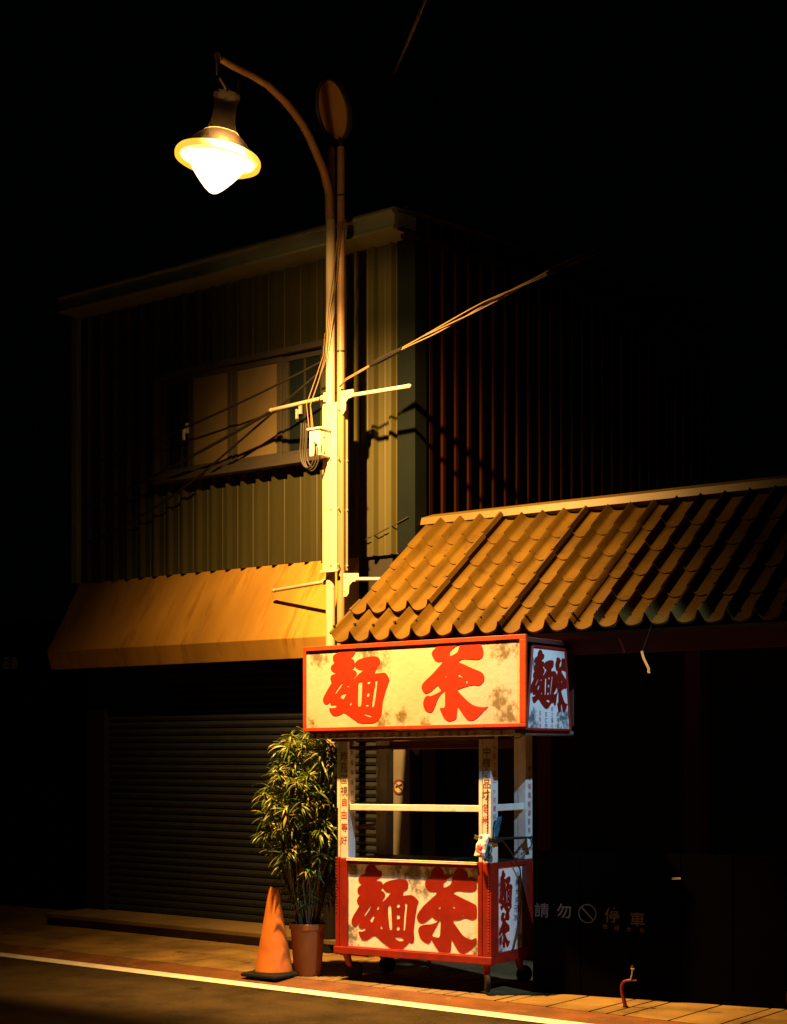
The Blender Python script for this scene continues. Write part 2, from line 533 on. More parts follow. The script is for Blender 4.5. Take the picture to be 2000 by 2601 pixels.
# traced outlines of the two big characters, cart coordinates in millimetres
GLYPHS = {
 'noodle_low': [[(300,829),(323,822),(342,804),(351,790),(380,785),(389,765),(382,747),(361,734),(344,727),(343,716),(369,717),(386,710),(395,693),(403,702),(418,712),(456,725),(505,734),(550,737),(577,735),(592,722),(598,700),(595,678),(584,666),(558,655),(560,646),(550,628),(588,630),(620,634),(644,626),(666,610),(679,595),(677,583),(670,573),(662,539),(653,492),(646,445),(640,399),(642,371),(646,352),(642,327),(634,316),(621,314),(605,321),(592,306),(569,286),(543,264),(509,259),(471,264),(437,281),(399,301),(369,321),(346,339),(330,347),(315,345),(292,331),(265,315),(242,309),(222,316),(203,337),(193,359),(193,370),(218,369),(242,377),(255,389),(246,396),(230,391),(211,388),(197,394),(193,406),(205,432),(183,409),(164,400),(144,410),(133,428),(136,448),(152,477),(176,510),(195,536),(201,547),(187,553),(180,570),(181,589),(193,606),(209,613),(193,622),(184,637),(185,659),(199,676),(224,686),(203,695),(191,713),(193,733),(207,747),(234,758),(249,765),(248,788),(261,811),(280,824)],[(390,673),(378,657),(367,654),(395,649),(411,634),(411,615),(399,596),(384,587),(394,580),(411,593),(437,619),(460,643),(430,644),(407,655),(395,669)],[(294,548),(300,546),(277,511),(246,474),(238,478),(261,511)],[(353,548),(363,544),(361,531),(350,520),(343,524),(348,540)],[(311,480),(325,481),(327,474),(307,437),(300,436),(287,447),(300,468)],[(382,421),(390,401),(386,393),(368,403)],[(435,553),(458,559),(462,530),(466,452),(469,396),(449,391),(443,435),(435,497)],[(505,567),(530,571),(531,551),(517,544),(506,549)],[(505,496),(530,498),(531,469),(505,468)],[(505,419),(529,420),(530,402),(520,394),(505,394)],[(568,576),(586,579),(590,570),(584,520),(578,457),(571,395),(559,395),(561,441),(567,519),(574,550)],[(479,346),(513,348),(547,347),(567,331),(550,324),(524,322),(502,333)]],
 'noodle_up': [[(104,2288),(217,2284),(234,2264),(232,2246),(217,2228),(195,2213),(217,2206),(226,2193),(231,2175),(240,2189),(259,2201),(298,2211),(347,2219),(401,2218),(423,2209),(437,2190),(433,2168),(412,2150),(404,2129),(391,2108),(385,2103),(431,2105),(472,2107),(487,2098),(503,2076),(511,2060),(506,2045),(487,2002),(472,1959),(457,1919),(454,1888),(450,1854),(446,1826),(427,1802),(401,1781),(374,1774),(309,1774),(259,1779),(224,1800),(178,1828),(139,1851),(112,1837),(84,1830),(57,1829),(33,1844),(19,1865),(14,1885),(45,1881),(72,1886),(82,1893),(63,1906),(53,1905),(37,1901),(25,1912),(23,1925),(5,1911),(-15,1910),(-32,1923),(-39,1941),(-30,1961),(-3,2002),(25,2039),(38,2053),(27,2071),(27,2093),(37,2107),(88,2119),(57,2123),(35,2136),(27,2153),(37,2172),(61,2187),(47,2207),(47,2229),(57,2244),(100,2258),(104,2267)],[(228,2159),(221,2146),(199,2135),(228,2133),(246,2116),(244,2101),(213,2075),(219,2071),(251,2097),(301,2130),(271,2133),(248,2141),(234,2153)],[(119,2047),(132,2046),(115,2023),(72,1977),(63,1979),(84,2009)],[(164,2028),(178,2033),(186,2027),(178,2021),(166,2022)],[(162,1979),(151,1959),(135,1938),(107,1953),(123,1974)],[(203,1928),(203,1895),(184,1902)],[(259,2045),(267,2051),(292,2052),(290,2002),(288,1955),(282,1888),(255,1887),(255,1940),(257,2003)],[(334,2054),(357,2056),(355,2036),(334,2035)],[(332,1977),(349,1978),(349,1952),(326,1951)],[(321,1903),(342,1901),(343,1885),(321,1886)],[(395,2055),(415,2056),(410,2014),(399,1942),(387,1881),(370,1881),(374,1921),(389,1999),(399,2036)],[(296,1838),(317,1838),(347,1832),(376,1815),(355,1814),(317,1826)]],
 'tea_low': [[(830,830),(856,822),(874,804),(877,790),(878,776),(928,780),(954,785),(960,801),(975,819),(1003,823),(1028,818),(1049,802),(1064,786),(1055,758),(1078,767),(1099,770),(1117,753),(1125,729),(1125,699),(1113,682),(1092,674),(1042,673),(985,677),(960,670),(944,660),(975,646),(1035,623),(1099,600),(1124,587),(1127,567),(1127,536),(1127,511),(1110,498),(1092,493),(1071,496),(1053,503),(1028,500),(1000,488),(941,479),(964,453),(992,421),(1021,389),(1057,370),(1092,364),(1125,380),(1125,352),(1117,331),(1078,298),(1032,271),(1007,274),(985,287),(964,316),(934,360),(933,323),(930,283),(915,269),(877,263),(841,269),(819,295),(794,327),(777,349),(772,329),(757,319),(735,324),(706,339),(684,364),(676,394),(678,416),(691,432),(721,443),(783,449),(816,462),(836,476),(808,480),(794,490),(787,500),(761,479),(724,454),(698,451),(674,462),(665,483),(667,502),(680,524),(717,566),(761,602),(801,633),(819,646),(816,667),(794,662),(772,662),(746,675),(730,696),(730,718),(735,733),(750,746),(777,759),(776,778),(783,799),(801,820)],[(952,781),(942,750),(930,716),(899,698),(870,690),(869,718),(906,748)],[(852,574),(852,552),(830,551)],[(946,578),(971,561),(948,559)],[(888,615),(903,610),(877,607)],[(1021,530),(1028,524),(1022,516),(1016,523)],[(853,474),(850,425),(846,364),(798,366),(783,376),(801,407),(823,439),(838,470)]],
 'tea_up': [[(883,2269),(887,2286),(931,2286),(987,2285),(989,2271),(1035,2262),(1061,2265),(1068,2283),(1123,2284),(1161,2281),(1168,2267),(1210,2264),(1227,2238),(1234,2205),(1227,2175),(1207,2164),(1186,2161),(1133,2166),(1077,2171),(1044,2154),(1088,2136),(1151,2108),(1207,2087),(1231,2071),(1241,2050),(1236,2023),(1217,2003),(1189,1995),(1163,2002),(1123,1997),(1088,1989),(1042,1977),(1042,1968),(1070,1939),(1123,1894),(1158,1872),(1193,1862),(1238,1857),(1271,1863),(1241,1839),(1207,1807),(1172,1781),(1144,1774),(1114,1779),(1091,1804),(1067,1834),(1041,1868),(1036,1838),(1033,1790),(1013,1780),(985,1773),(960,1778),(939,1792),(921,1823),(901,1862),(945,1861),(946,1916),(946,1971),(931,1964),(903,1941),(885,1911),(867,1869),(852,1842),(838,1834),(816,1836),(794,1847),(782,1865),(776,1893),(783,1920),(798,1940),(816,1944),(831,1939),(856,1946),(888,1958),(917,1972),(903,1990),(890,2010),(874,1998),(838,1970),(798,1956),(776,1969),(764,1994),(769,2018),(794,2042),(838,2074),(881,2111),(910,2138),(924,2151),(919,2161),(892,2159),(870,2167),(851,2192),(842,2216),(852,2234),(874,2251)],[(1035,2258),(1056,2260),(1047,2231),(1038,2213),(981,2189),(981,2221),(1006,2242)],[(955,2072),(955,2057),(934,2055)],[(1047,2079),(1088,2052),(1044,2059)],[(1103,2038),(1121,2023),(1112,2014),(1105,2013)],[(994,2110),(999,2105),(987,2104)]],
}

# ------------------------------------------------------------------ ground
struct('road', MB().box(-60, 60, -40, 7.93, -.25, 0), M_['asphalt'])
ln = MB()
for i in range(240):
    x = -40 + i * .25
    w0 = .006 * noise.noise((x * 2, 3.1, 0)); w1 = .006 * noise.noise((x * 2, 8.7, 0))
    X = x + .25
    v0 = .006 * noise.noise((X * 2, 3.1, 0)); v1 = .006 * noise.noise((X * 2, 8.7, 0))
    ln.add([(x, 7.845 + w0, .004), (X, 7.845 + v0, .004), (X, 8.005 + v1, .006), (x, 8.005 + w1, .006)], [(0, 1, 2, 3)])
struct('painted_line', ln, M_['white_paint'])
struct('kerb_strip', MB().prism_x([(7.93, -.2), (7.93, .001), (8.235, .026), (8.235, -.2)], -40, 40), M_['kerb'])
struct('ground_bed', MB().box(-60, 60, 8.235, 40, -.3, .012), M_['earth'])
joints = [-8.62, -8.48, -8.28, -7.98, -7.68, -7.58, -7.28, -7.18, -6.88, -6.78, -6.469, -6.354, -6.075, -5.973, -5.867, -5.768, -5.471, -5.38, -5.09, -4.79, -4.669, -4.558, -4.261, -3.967, -3.875]
pat = [.3, .3, .1, .3, .1, .1, .3]
k = 0
while joints[-1] < 1.5:
    joints.append(joints[-1] + pat[k % 7]); k += 1
k = 0
while joints[0] > -16:
    joints.insert(0, joints[0] - pat[k % 7]); k += 1
pv = MB()
for a, b in zip(joints, joints[1:]):
    for y0, y1 in ((8.237, 8.62), (8.626, 9.30), (9.306, 10.3)):
        h = .03 + random.uniform(-.0012, .0012)
        pv.box(a + .007, b - .007, y0, y1, 0, h)
struct('pavement', pv, M_['slab'], bevel=.003)

# ------------------------------------------------------------------ corrugated two-storey house
house = thing('corrugated_house', 'two-storey corrugated metal house with a tan awning over its roller shutter', 'house', (-9.3, 9.9, 0))
XL, XR, YF = -11.26, -7.33, 9.9

def ribbed(x0, x1, pitch, phase, z0, z1, place, rib=.034, h=.044, minor=True):
    """trapezoid-ribbed sheet; place(u, out, z) gives the 3-D point"""
    mb = MB()
    us = []
    k0 = math.floor((x0 - phase) / pitch) - 1
    k = k0
    while phase + k * pitch < x1 + pitch:
        c = phase + k * pitch
        us += [(c - rib / 2 - .004, 0), (c - rib / 2 + .004, h), (c + rib / 2 - .006, h), (c + rib / 2 + .009, 0)]
        if minor:
            m = c + pitch / 2
            us += [(m - .010, 0), (m - .003, .005), (m + .003, .005), (m + .010, 0)]
        k += 1
    us = [(u, o) for u, o in us if x0 <= u <= x1]
    us = [(x0, 0)] + us + [(x1, 0)]
    vs, fs = [], []
    for u, o in us:
        vs += [place(u, o, z0), place(u, o, z1)]
    for i in range(len(us) - 1):
        fs.append((2 * i, 2 * i + 2, 2 * i + 3, 2 * i + 1))
    return mb.add(vs, fs)

fw = ribbed(XL, XR - .14, .1765, -7.534, 3.145, 5.66, lambda u, o, z: (u, YF - o, z))
fw.build('front_wall', M_['cladding'], house)
MB().box(XL, XR - .003, YF + .03, YF + .09, 2.3, 5.66).build('wall_backing', M_['lower_wall'], house)
sw = ribbed(9.94, 15.0, .182, 10.091, 2.4, 5.80, lambda u, o, z: (XR - .022 + o * 1.6, u, z), rib=.05, h=.03, minor=False)
sw.build('side_wall', M_['side_cladding'], house)
MB().box(XL, XR - .06, 10.05, 14.98, 0, 5.6).build('house_body', M_['lower_wall'], house)
MB().plate([(XR - .145, YF - .030, 3.15), (XR + .03, YF - .030, 3.15), (XR + .03, YF - .030, 5.63), (XR - .145, YF - .030, 5.63)], (0, 1, 0), .02).box(XR + .012, XR + .03, YF - .01, YF + .12, 3.15, 5.63).build('pole_shadow_flashing', M_['pole_shadow_tone'], house)  # corner strip, with the pole's cast shadow put into its colour
MB().box(XL - .02, XL + .07, YF - .045, YF + .02, 3.15, 5.62).build('edge_trim', M_['fascia'], house, bevel=.008)
# eaves gutter: a stepped box profile, and the roof sheet behind it
MB().prism_x([(9.90, 5.60), (9.60, 5.60), (9.60, 5.625), (9.615, 5.635), (9.615, 5.715), (9.585, 5.725), (9.585, 5.745), (9.62, 5.775), (9.90, 5.80)], XL + .08, -7.31).build('eaves_gutter', M_['fascia'], house, bevel=.004)
rf = MB()
nx = 44
for i in range(nx):
    a = XL + (XR + .12 - XL) * i / nx
    w = (XR + .12 - XL) / nx
    rf.add([(a, 9.66, 5.74), (a + w * .45, 9.66, 5.74), (a + w * .6, 9.66, 5.765), (a + w * .85, 9.66, 5.765), (a + w, 9.66, 5.74),
            (a, 15.2, 6.20), (a + w * .45, 15.2, 6.20), (a + w * .6, 15.2, 6.235), (a + w * .85, 15.2, 6.235), (a + w, 15.2, 6.20)],
           [(j, j + 1, j + 6, j + 5) for j in range(4)])
rf.build('roof', M_['dark_metal'], house, solid=.006)
rk = MB().prism_x([(9.66, 5.60), (15, 5.98), (15, 6.0), (9.66, 5.62)], XR + .02, XR + .06)
y = 9.75
while y < 15:
    z = 5.56 + (y - 9.63) * .0718
    rk.box(XR - .02, XR + .10, y, y + .11, z, z + .035)
    y += .20
rk.build('rake_edge', M_['side_cladding'], house)
# awning over the shop front
aw = MB().prism_x([(9.895, 3.15), (9.50, 2.492), (9.553, 2.330), (9.568, 2.334), (9.55, 2.40), (9.895, 2.40)], -11.2, -7.875)
awo = aw.build('awning', M_['awning'], house, bevel=.004)
# window with four sashes
wz0, wz1, wy = 4.02, 4.87, 9.815
win = MB()
for a, b, c, d in ((-10.10, -8.17, wz0 - .05, wz0), (-10.10, -8.17, wz1, wz1 + .05), (-10.14, -10.09, wz0 - .05, wz1 + .05), (-8.18, -8.13, wz0 - .05, wz1 + .05)):
    win.box(a, b, wy - .03, YF + .02, c, d)
wino = win.build('window', M_['win_frame'], house, bevel=.004)
for (a, b, m, yy) in ((-10.085, -9.70, 'glass', .03), (-9.70, -9.20, 'win_panel', .0), (-9.20, -8.65, 'win_panel', .012), (-8.65, -8.185, 'glass', .03)):
    MB().box(a + .05, b - .05, wy + yy + .012, wy + yy + .022, wz0 + .05, wz1 - .05).build('pane', M_[m], wino)
    s = MB()
    for q in ((a, b, wz0, wz0 + .05), (a, b, wz1 - .05, wz1), (a, a + .05, wz0 + .05, wz1 - .05), (b - .05, b, wz0 + .05, wz1 - .05)):
        s.box(q[0], q[1], wy + yy, wy + yy + .035, q[2], q[3])
    s.build('sash', M_['win_frame'], wino, bevel=.003)
for hx in (-9.745, -8.445):
    MB().box(hx - .012, hx + .012, wy + .005, wy + .03, 4.36, 4.45).box(hx - .030, hx - .014, wy - .012, wy + .012, 4.30, 4.40).build('handle', M_['handle'], wino, bevel=.003)
MB().prism_x([(9.74, 3.965), (9.90, 3.985), (9.90, 3.955), (9.74, 3.945)], -10.16, -8.11).build('window_sill', M_['win_frame'], house)
# roller shutter, piers, doorstep
sh = MB()
z = .14
prof = []
while z < 2.36:
    prof += [(9.905, z), (9.893, z + .008), (9.886, z + .03), (9.893, z + .052), (9.905, z + .060)]
    z += .0635
prof += [(9.95, z), (9.95, .14)]
sh.prism_x(prof, -10.78, -7.60)
sh.build('roller_shutter', M_['shutter'], house)
MB().box(-11.05, -10.80, 9.84, 10.02, .136, 2.32).build('pillar', M_['shutter'], house, bevel=.006)
MB().box(-7.535, -7.36, 9.88, 10.03, .03, 2.9).build('pillar', M_['plaster'], house, bevel=.006)
MB().box(-11.05, -7.36, 9.34, 9.96, .098, .138).box(-11.05, -7.36, 9.375, 9.96, .02, .098).build('doorstep', M_['concrete'], house, bevel=.006)

# no smoking sticker on the pier
ns = thing('no_smoking_sign', 'small round no smoking sticker on the grey pillar behind the cart', 'sign', (-7.462, 9.876, 1.31))
def disc(mb, c, r, y0, y1, n=28, r0=0):
    vs = []
    for yy in (y0, y1):
        for q in range(n):
            a = 2 * math.pi * q / n
            vs.append((c[0] + r * math.cos(a), yy, c[1] + r * math.sin(a)))
    fs = [tuple(range(n)), tuple(range(2 * n - 1, n - 1, -1))] + [(i, (i + 1) % n, (i + 1) % n + n, i + n) for i in range(n)]
    return mb.add(vs, fs)
disc(MB(), (-7.462, 1.31), .052, 9.876, 9.879).build('disc', M_['dull_paper'], ns)
ring = MB()
for q in range(28):
    a, b = 2 * math.pi * q / 28, 2 * math.pi * (q + 1) / 28
    ring.add([(-7.462 + r * math.cos(t), 9.874, 1.31 + r * math.sin(t)) for t in (a, b) for r in (.045, .060)], [(0, 1, 3, 2)])
rg = ring.build('red_ring', M_['dark_wood'], ns, solid=.002)
MB().plate([(-7.495, 9.873, 1.300), (-7.43, 9.873, 1.322), (-7.433, 9.873, 1.334), (-7.498, 9.873, 1.312)], (0, 1, 0), .002).build('cigarette', M_['rubber'], ns)
MB().plate([(-7.492, 9.8715, 1.332), (-7.486, 9.8715, 1.340), (-7.430, 9.8715, 1.290), (-7.436, 9.8715, 1.282)], (0, 1, 0), .002).build('slash', M_['dark_wood'], ns)

# ------------------------------------------------------------------ low shop with the tiled roof
shop = thing('tiled_shop', 'low shop under a brown metal tile roof beside the corrugated house', 'shop', (-4.8, 9.6, 0))
P_R, P_E = Vector((0, 9.94, 3.32)), Vector((0, 8.80, 2.40))
SL = (P_E - P_R)
NR = Vector((0, SL.z, -SL.y)).normalized()
if NR.z < 0: NR = -NR
PITCH, PH = .182, -7.245
def tile_rows(x0, x1, t0, t1, lift, rows=5, mb=None):
    """pressed metal tiles: a roll every PITCH, a pan between, and a stepped scalloped edge at every row"""
    mb = mb or MB()
    n = max(2, int(round((x1 - x0) / PITCH * 14)))
    xs = [x0 + (x1 - x0) * i / n for i in range(n + 1)]
    def shape(x):
        u = ((x - PH) / PITCH) % 1.0
        d = min(u, 1 - u)
        roll = .056 * math.exp(-(d / .105) ** 2)
        pan = -.008 * math.sin(math.pi * u) ** 2
        bow = .030 * math.sin(math.pi * u) ** 1.3
        return roll + pan, bow
    NT = 4
    r0, r1 = int(math.floor(t0 * rows + 1e-6)), int(math.ceil(t1 * rows - 1e-6))
    for r in range(r0, r1):
        vs, fs = [], []
        for i, x in enumerate(xs):
            h, bow = shape(x)
            ta = max(t0, r / rows + (bow if r > 0 else 0))
            tb = min(t1 + bow, (r + 1) / rows + bow)
            for k in range(NT + 1):
                t = ta + (tb - ta) * k / NT
                e = .011 * k / NT
                p = P_R + SL * t + NR * (h + lift + e)
                vs.append((x, p.y, p.z))
            p = P_R + SL * tb + NR * (h + lift - .004)
            vs.append((x, p.y, p.z))
        m = NT + 2
        for i in range(len(xs) - 1):
            for k in range(m - 1):
                fs.append((i * m + k, i * m + k + 1, (i + 1) * m + k + 1, (i + 1) * m + k))
        mb.add(vs, fs)
    return mb
XA = PH - .005
cuts = [XA, PH + 4 * PITCH, PH + 8 * PITCH, PH + 12 * PITCH, PH + 16 * PITCH, PH + 20 * PITCH, PH + 27 * PITCH]
tr = tile_rows(XA, cuts[1], .70, 1.0, .0)
for i in range(1, 6):
    tile_rows(cuts[i], cuts[i + 1] + .02, 0, 1, (.012, .0, .010, .002, .011)[i - 1], mb=tr)
tro = tr.build('tiled_roof', M_['tile'], shop, smooth=True)
up = tile_rows(XA + .03, cuts[1] + .02, 0, .80, .040)
upo = up.build('overlapping_sheet', M_['tile'], shop, smooth=True)
for i in range(0, 27):
    for t in (.955,):
        scw = MB()
        p = P_R + SL * (t + random.uniform(-.01, .01)) + NR * .066
        scw.box(PH + i * PITCH - .008, PH + i * PITCH + .008, p.y - .008, p.y + .008, p.z - .006, p.z + .01)
        scw.build('screw', M_['dark_metal'], tro, bevel=.002)
MB().prism_x([(9.905, 3.357), (9.925, 3.352), (9.945, 3.417), (10.10, 3.462), (10.10, 3.332), (9.95, 3.332)], XR + .035, -2.3).build('ridge_flashing', M_['ridge'], shop, bevel=.004)
MB().plate([(XA + .02, 8.86, 2.365), (-2.35, 8.86, 2.365), (-2.35, 9.93, 3.21), (XA + .02, 9.93, 3.21)], (0, .6, -.7), .03).build('roof_boarding', M_['lower_wall'], shop)
MB().box(XA + .05, -2.4, 8.89, 8.93, 2.22, 2.36).build('eave_board', M_['dark_wood'], shop)
MB().box(-7.27, -2.4, 10.15, 13.5, 0, 3.35).build('shop_body', M_['lower_wall'], shop)
for px_ in (-7.25, -6.2, -5.0):
    MB().box(px_, px_ + .12, 9.9, 10.02, .03, 3.2).build('pillar', M_['dark_wood'] if px_ > -7 else M_['lower_wall'], shop)
# low black board fence standing under the eave, turned slightly to the street
DA, DB = Vector((-5.46, 8.66, 0)), Vector((-2.6, 9.30, 0))
dt = (DB - DA).normalized()
dn = Vector((dt.y, -dt.x, 0))
dm = MB()
L_ = (DB - DA).length
npan = 9
for i in range(npan):
    a = DA + dt * (L_ * i / npan + .004)
    b = DA + dt * (L_ * (i + 1) / npan - .004)
    dm.plate([a + Vector((0, 0, .032)), b + Vector((0, 0, .032)), b + Vector((0, 0, .95)), a + Vector((0, 0, .95))], -dn, .03)
door = thing('board_fence', 'low black board fence with faded no parking characters under the tiled roof', 'fence', tuple(DA))
dm.build('boards', M_['black'], door)
def on_door(u, z, out=.004):
    return DA + dt * u + dn * out + Vector((0, 0, z))
lt = MB()
for ch, u, z, s in (('請', .065, .565, .098), ('勿', .215, .566, .098), ('停', .535, .553, .098), ('車', .70, .533, .098)):
    put(lt, text_mesh(ch), on_door(u, z), dt, (0, 0, 1), s * 1.06, s, dn)
for i, (ch, u) in enumerate((('敬', .49), ('請', .565), ('合', .645), ('作', .73))):
    put(lt, text_mesh(ch), on_door(u, .478 - i * .004), dt, (0, 0, 1), .034, .034, dn)
for q in range(36):
    a, b = 2 * math.pi * q / 36, 2 * math.pi * (q + 1) / 36
    lt.add([on_door(.372 + r * math.cos(t), .556 + r * math.sin(t)) for t in (a, b) for r in (.054, .061)], [(0, 1, 3, 2)])
lt.add([on_door(.372 + a, .556 + b) for a, b in ((-.043, .037), (-.036, .043), (.043, -.037), (.036, -.043))], [(0, 1, 2, 3)])
lt.build('lettering', M_['grey_letter'], door)
hb = MB()
hb.tube([on_door(.93, .80, .002), on_door(.93, .80, .03), on_door(.985, .802, .03)], .006, 8)
hb.build('handle', M_['chrome'], door, smooth=True)

# neighbouring building far left with its raised letters
nb = thing('dark_building', 'unlit dark building beyond the left end of the corrugated house', 'building', (-13.2, 10.6, 0))
MB().box(-15.6, -11.42, 10.35, 14, 0, 2.9).build('wall', M_['black'], nb)
MB().box(-15.6, -11.42, 10.28, 10.35, 2.2, 2.75).build('sign_board', M_['black'], nb)
nl = MB()
for ch, u in (("品", -12.725), ("香", -12.60)):
    put(nl, text_mesh(ch), (u, 10.272, 2.472), (1, 0, 0), (0, 0, 1), .115, .13, (0, -1, 0))
nl.build('lettering', M_['cream_letter'], nb)

# ------------------------------------------------------------------ street lamp
lampo = thing('street_lamp', 'tall pale street lamp with a long curved arm and a glowing bell-shaped lantern', 'street lamp', (-7.766, 9.4, 0))
MB().lathe([(.0, 6.262), (.030, 6.262), (.036, 6.24), (.036, 3.0), (.039, 1.6), (.040, .58), (.055, .56), (.055, .04), (.0, .03)], 24, (-7.766, 9.4, 0)).build('pole', M_['pole'], lampo, smooth=True)
MB().tube([(-7.766, 9.4, .03), (-7.766, 9.4, 1.44)], .0575, 20).build('pole_shade_sleeve', M_['rubber'], lampo, smooth=True)  # added black sleeve, standing in for the shade on the lower pole
AP = [(-7.760, 9.385, 5.70), (-7.752, 9.365, 5.90), (-7.70, 9.24, 6.015), (-7.623, 9.05, 6.095), (-7.56, 8.90, 6.145), (-7.495, 8.738, 6.180), (-7.425, 8.56, 6.193), (-7.351, 8.387, 6.190), (-7.216, 8.058, 6.158), (-7.09, 7.748, 6.090), (-6.97, 7.457, 6.012), (-6.880, 7.236, 5.962), (-6.862, 7.19, 5.956)]
MB().tube(AP, [.036, .034, .032, .031, .030, .030, .029, .029, .028, .027, .026, .025, .024], 14).build('arm', M_['post'], lampo, smooth=True)
TILT = Matrix.Rotation(R(-8), 3, Vector((.6055, -.7958, 0)))
hd = MB().lathe([(.070, .002), (.261, .019), (.252, .030), (.215, .055), (.155, .115), (.115, .150)][1:], 48, LAMP, TILT)
nk = MB().lathe([(.116, .150), (.09, .19), (.076, .24), (.070, .30), (.074, .35), (.086, .385), (.086, .40), (.03, .42), (.0, .422)], 32, LAMP, TILT)
ho = hd.build('lantern', M_['hood'], lampo, smooth=True)
nk.build('neck', M_['neck'], ho, smooth=True)
MB().lathe([(.226, -.010), (.236, -.028), (.252, -.036), (.268, -.028), (.272, -.008), (.269, .008), (.260, .020)], 56, LAMP, TILT).build('rim', M_['rim_glass'], ho, smooth=True)
MB().lathe([(.240, -.014), (.208, -.028), (.184, -.038), (.172, -.055), (.152, -.085), (.121, -.125), (.088, -.163), (.056, -.196), (.028, -.218), (.001, -.228)], 56, LAMP, TILT).build('globe', M_['globe'], ho, smooth=True)
top = LAMP + TILT @ Vector((0, 0, .435))
st = MB().tube([top, (-6.868, 7.205, 5.85), (-6.866, 7.2, 5.985)], .014, 10)
st.build('stem', M_['post'], ho, smooth=True)
cr = MB()
for q in range(6):
    a = q * math.pi / 3 + .3
    d = Vector((math.cos(a), math.sin(a), 0))
    cr.tube([top + TILT @ (d * .07 + Vector((0, 0, -.04))), top + TILT @ (d * .085 + Vector((0, 0, .02))), top + TILT @ (d * .075 + Vector((0, 0, .07)))], .009, 6)
cr.build('crown', M_['neck'], ho)
cv = MB().box(-7.786, -7.644, 9.33, 9.466, 2.98, 4.266)
cov = cv.build('cable_cover', M_['pole'], lampo, bevel=.005)
rb = MB()
for x, w in ((-7.782, .012), (-7.735, .010), (-7.655, .014)):
    rb.box(x, x + w, 9.321, 9.33, 2.99, 4.25)
rb.box(-7.80, -7.63, 9.315, 9.33, 2.965, 2.985)
rb.build('ridge', M_['pole'], cov, bevel=.002)
for z in (3.02, 3.45, 3.83, 4.21):
    for c, ax_ in (((-7.644, 9.345, z), 'Y'), ((-7.644, 9.452, z), 'Y'), ((-7.70, 9.33, z), 'X')):
        MB().lathe([(.0, .012), (.007, .010), (.009, 0)], 8, c, Matrix.Rotation(R(90), 3, ax_)).build('bolt', M_['steel'], cov, smooth=True)

def banner_arm(p, t, z, zt=None, side=1):
    zt = z if zt is None else zt
    p, t = Vector((p[0], p[1], z)), Vector((t[0], t[1], zt))
    d = (t - p).normalized()
    b0 = p + d * (.10 if side > 0 else .03)
    m = MB().tube([b0, t - d * .03, t - d * .028, t - d * .005, t], [.0155, .0155, .018, .014, .006], 12)
    o = m.build('banner_arm', M_['pole'], lampo, smooth=True)
    u = Vector((0, 0, 1))
    n = d.cross(u).normalized()
    if side > 0:
        pts = [(-.015, .045), (.125, .045), (.125, -.012), (.075, -.022), (.052, -.05), (.048, -.11), (.03, -.135), (-.015, -.135)]
        br = MB().plate([p + d * a + u * b - n * .008 for a, b in pts], n, .016)
        for a, b in ((.02, .02), (.10, .012), (.015, -.09)):
            br.tube([p + d * a + u * b - n * .014, p + d * a + u * b + n * .014], .007, 8)
    else:
        br = MB().tube([p - d * .02, p + d * .06], .022, 10).tube([p + d * .02 + u * .035, p + d * .02 - u * .035], .015, 8)
    br.build('bracket', M_['pole'], o, bevel=.002)
banner_arm((-7.655, 9.385), (-6.997, 9.412), 4.312, side=1)
banner_arm((-7.790, 9.385), (-8.469, 9.48), 4.331, side=-1)
banner_arm((-7.645, 9.40), (-7.187, 9.66), 2.913, 2.906, side=1)
banner_arm((-7.795, 9.40), (-8.559, 9.62), 2.905, 2.897, side=-1)

# ------------------------------------------------------------------ sign post with a round plate
mir = thing('round_sign', 'round plate in a dark rim on a thin brown post joined to the street lamp', 'sign', (-7.664, 9.402, 0))
MB().tube([(-7.664, 9.402, .02), (-7.664, 9.402, 6.24)], .030, 18).build('post', M_['post'], mir, smooth=True)
for z in (5.86, 4.66):
    MB().tube([(-7.664, 9.402, z), (-7.664, 9.402, z + .013)], .0333, 18).build('clamp', M_['dark_metal'], mir)
nrm = Vector((-.40, -.86, -.36)).normalized()
rot = nrm.to_track_quat('Z', 'Y').to_matrix() @ Matrix.Identity(3)
PC = Vector((-7.665, 9.31, 6.50))
pl = MB().lathe([(.0, .012), (.12, .010), (.212, .0), (.216, -.012), (.0, -.02)], 40, PC, rot)
plo = pl.build('plate', pm('sign_plate', (.50, .27, .085), .6), mir, smooth=True)
MB().lathe([(.212, .010), (.224, .022), (.236, .012), (.238, -.02), (.222, -.03), (.212, -.02)], 40, PC, rot).build('rim', M_['dark_metal'], plo, smooth=True)
MB().tube([PC - nrm * .02, PC - nrm * .07, (-7.664, 9.402, 6.36), (-7.664, 9.402, 6.22)], .020, 10).build('bracket', M_['dark_metal'], mir, smooth=True)

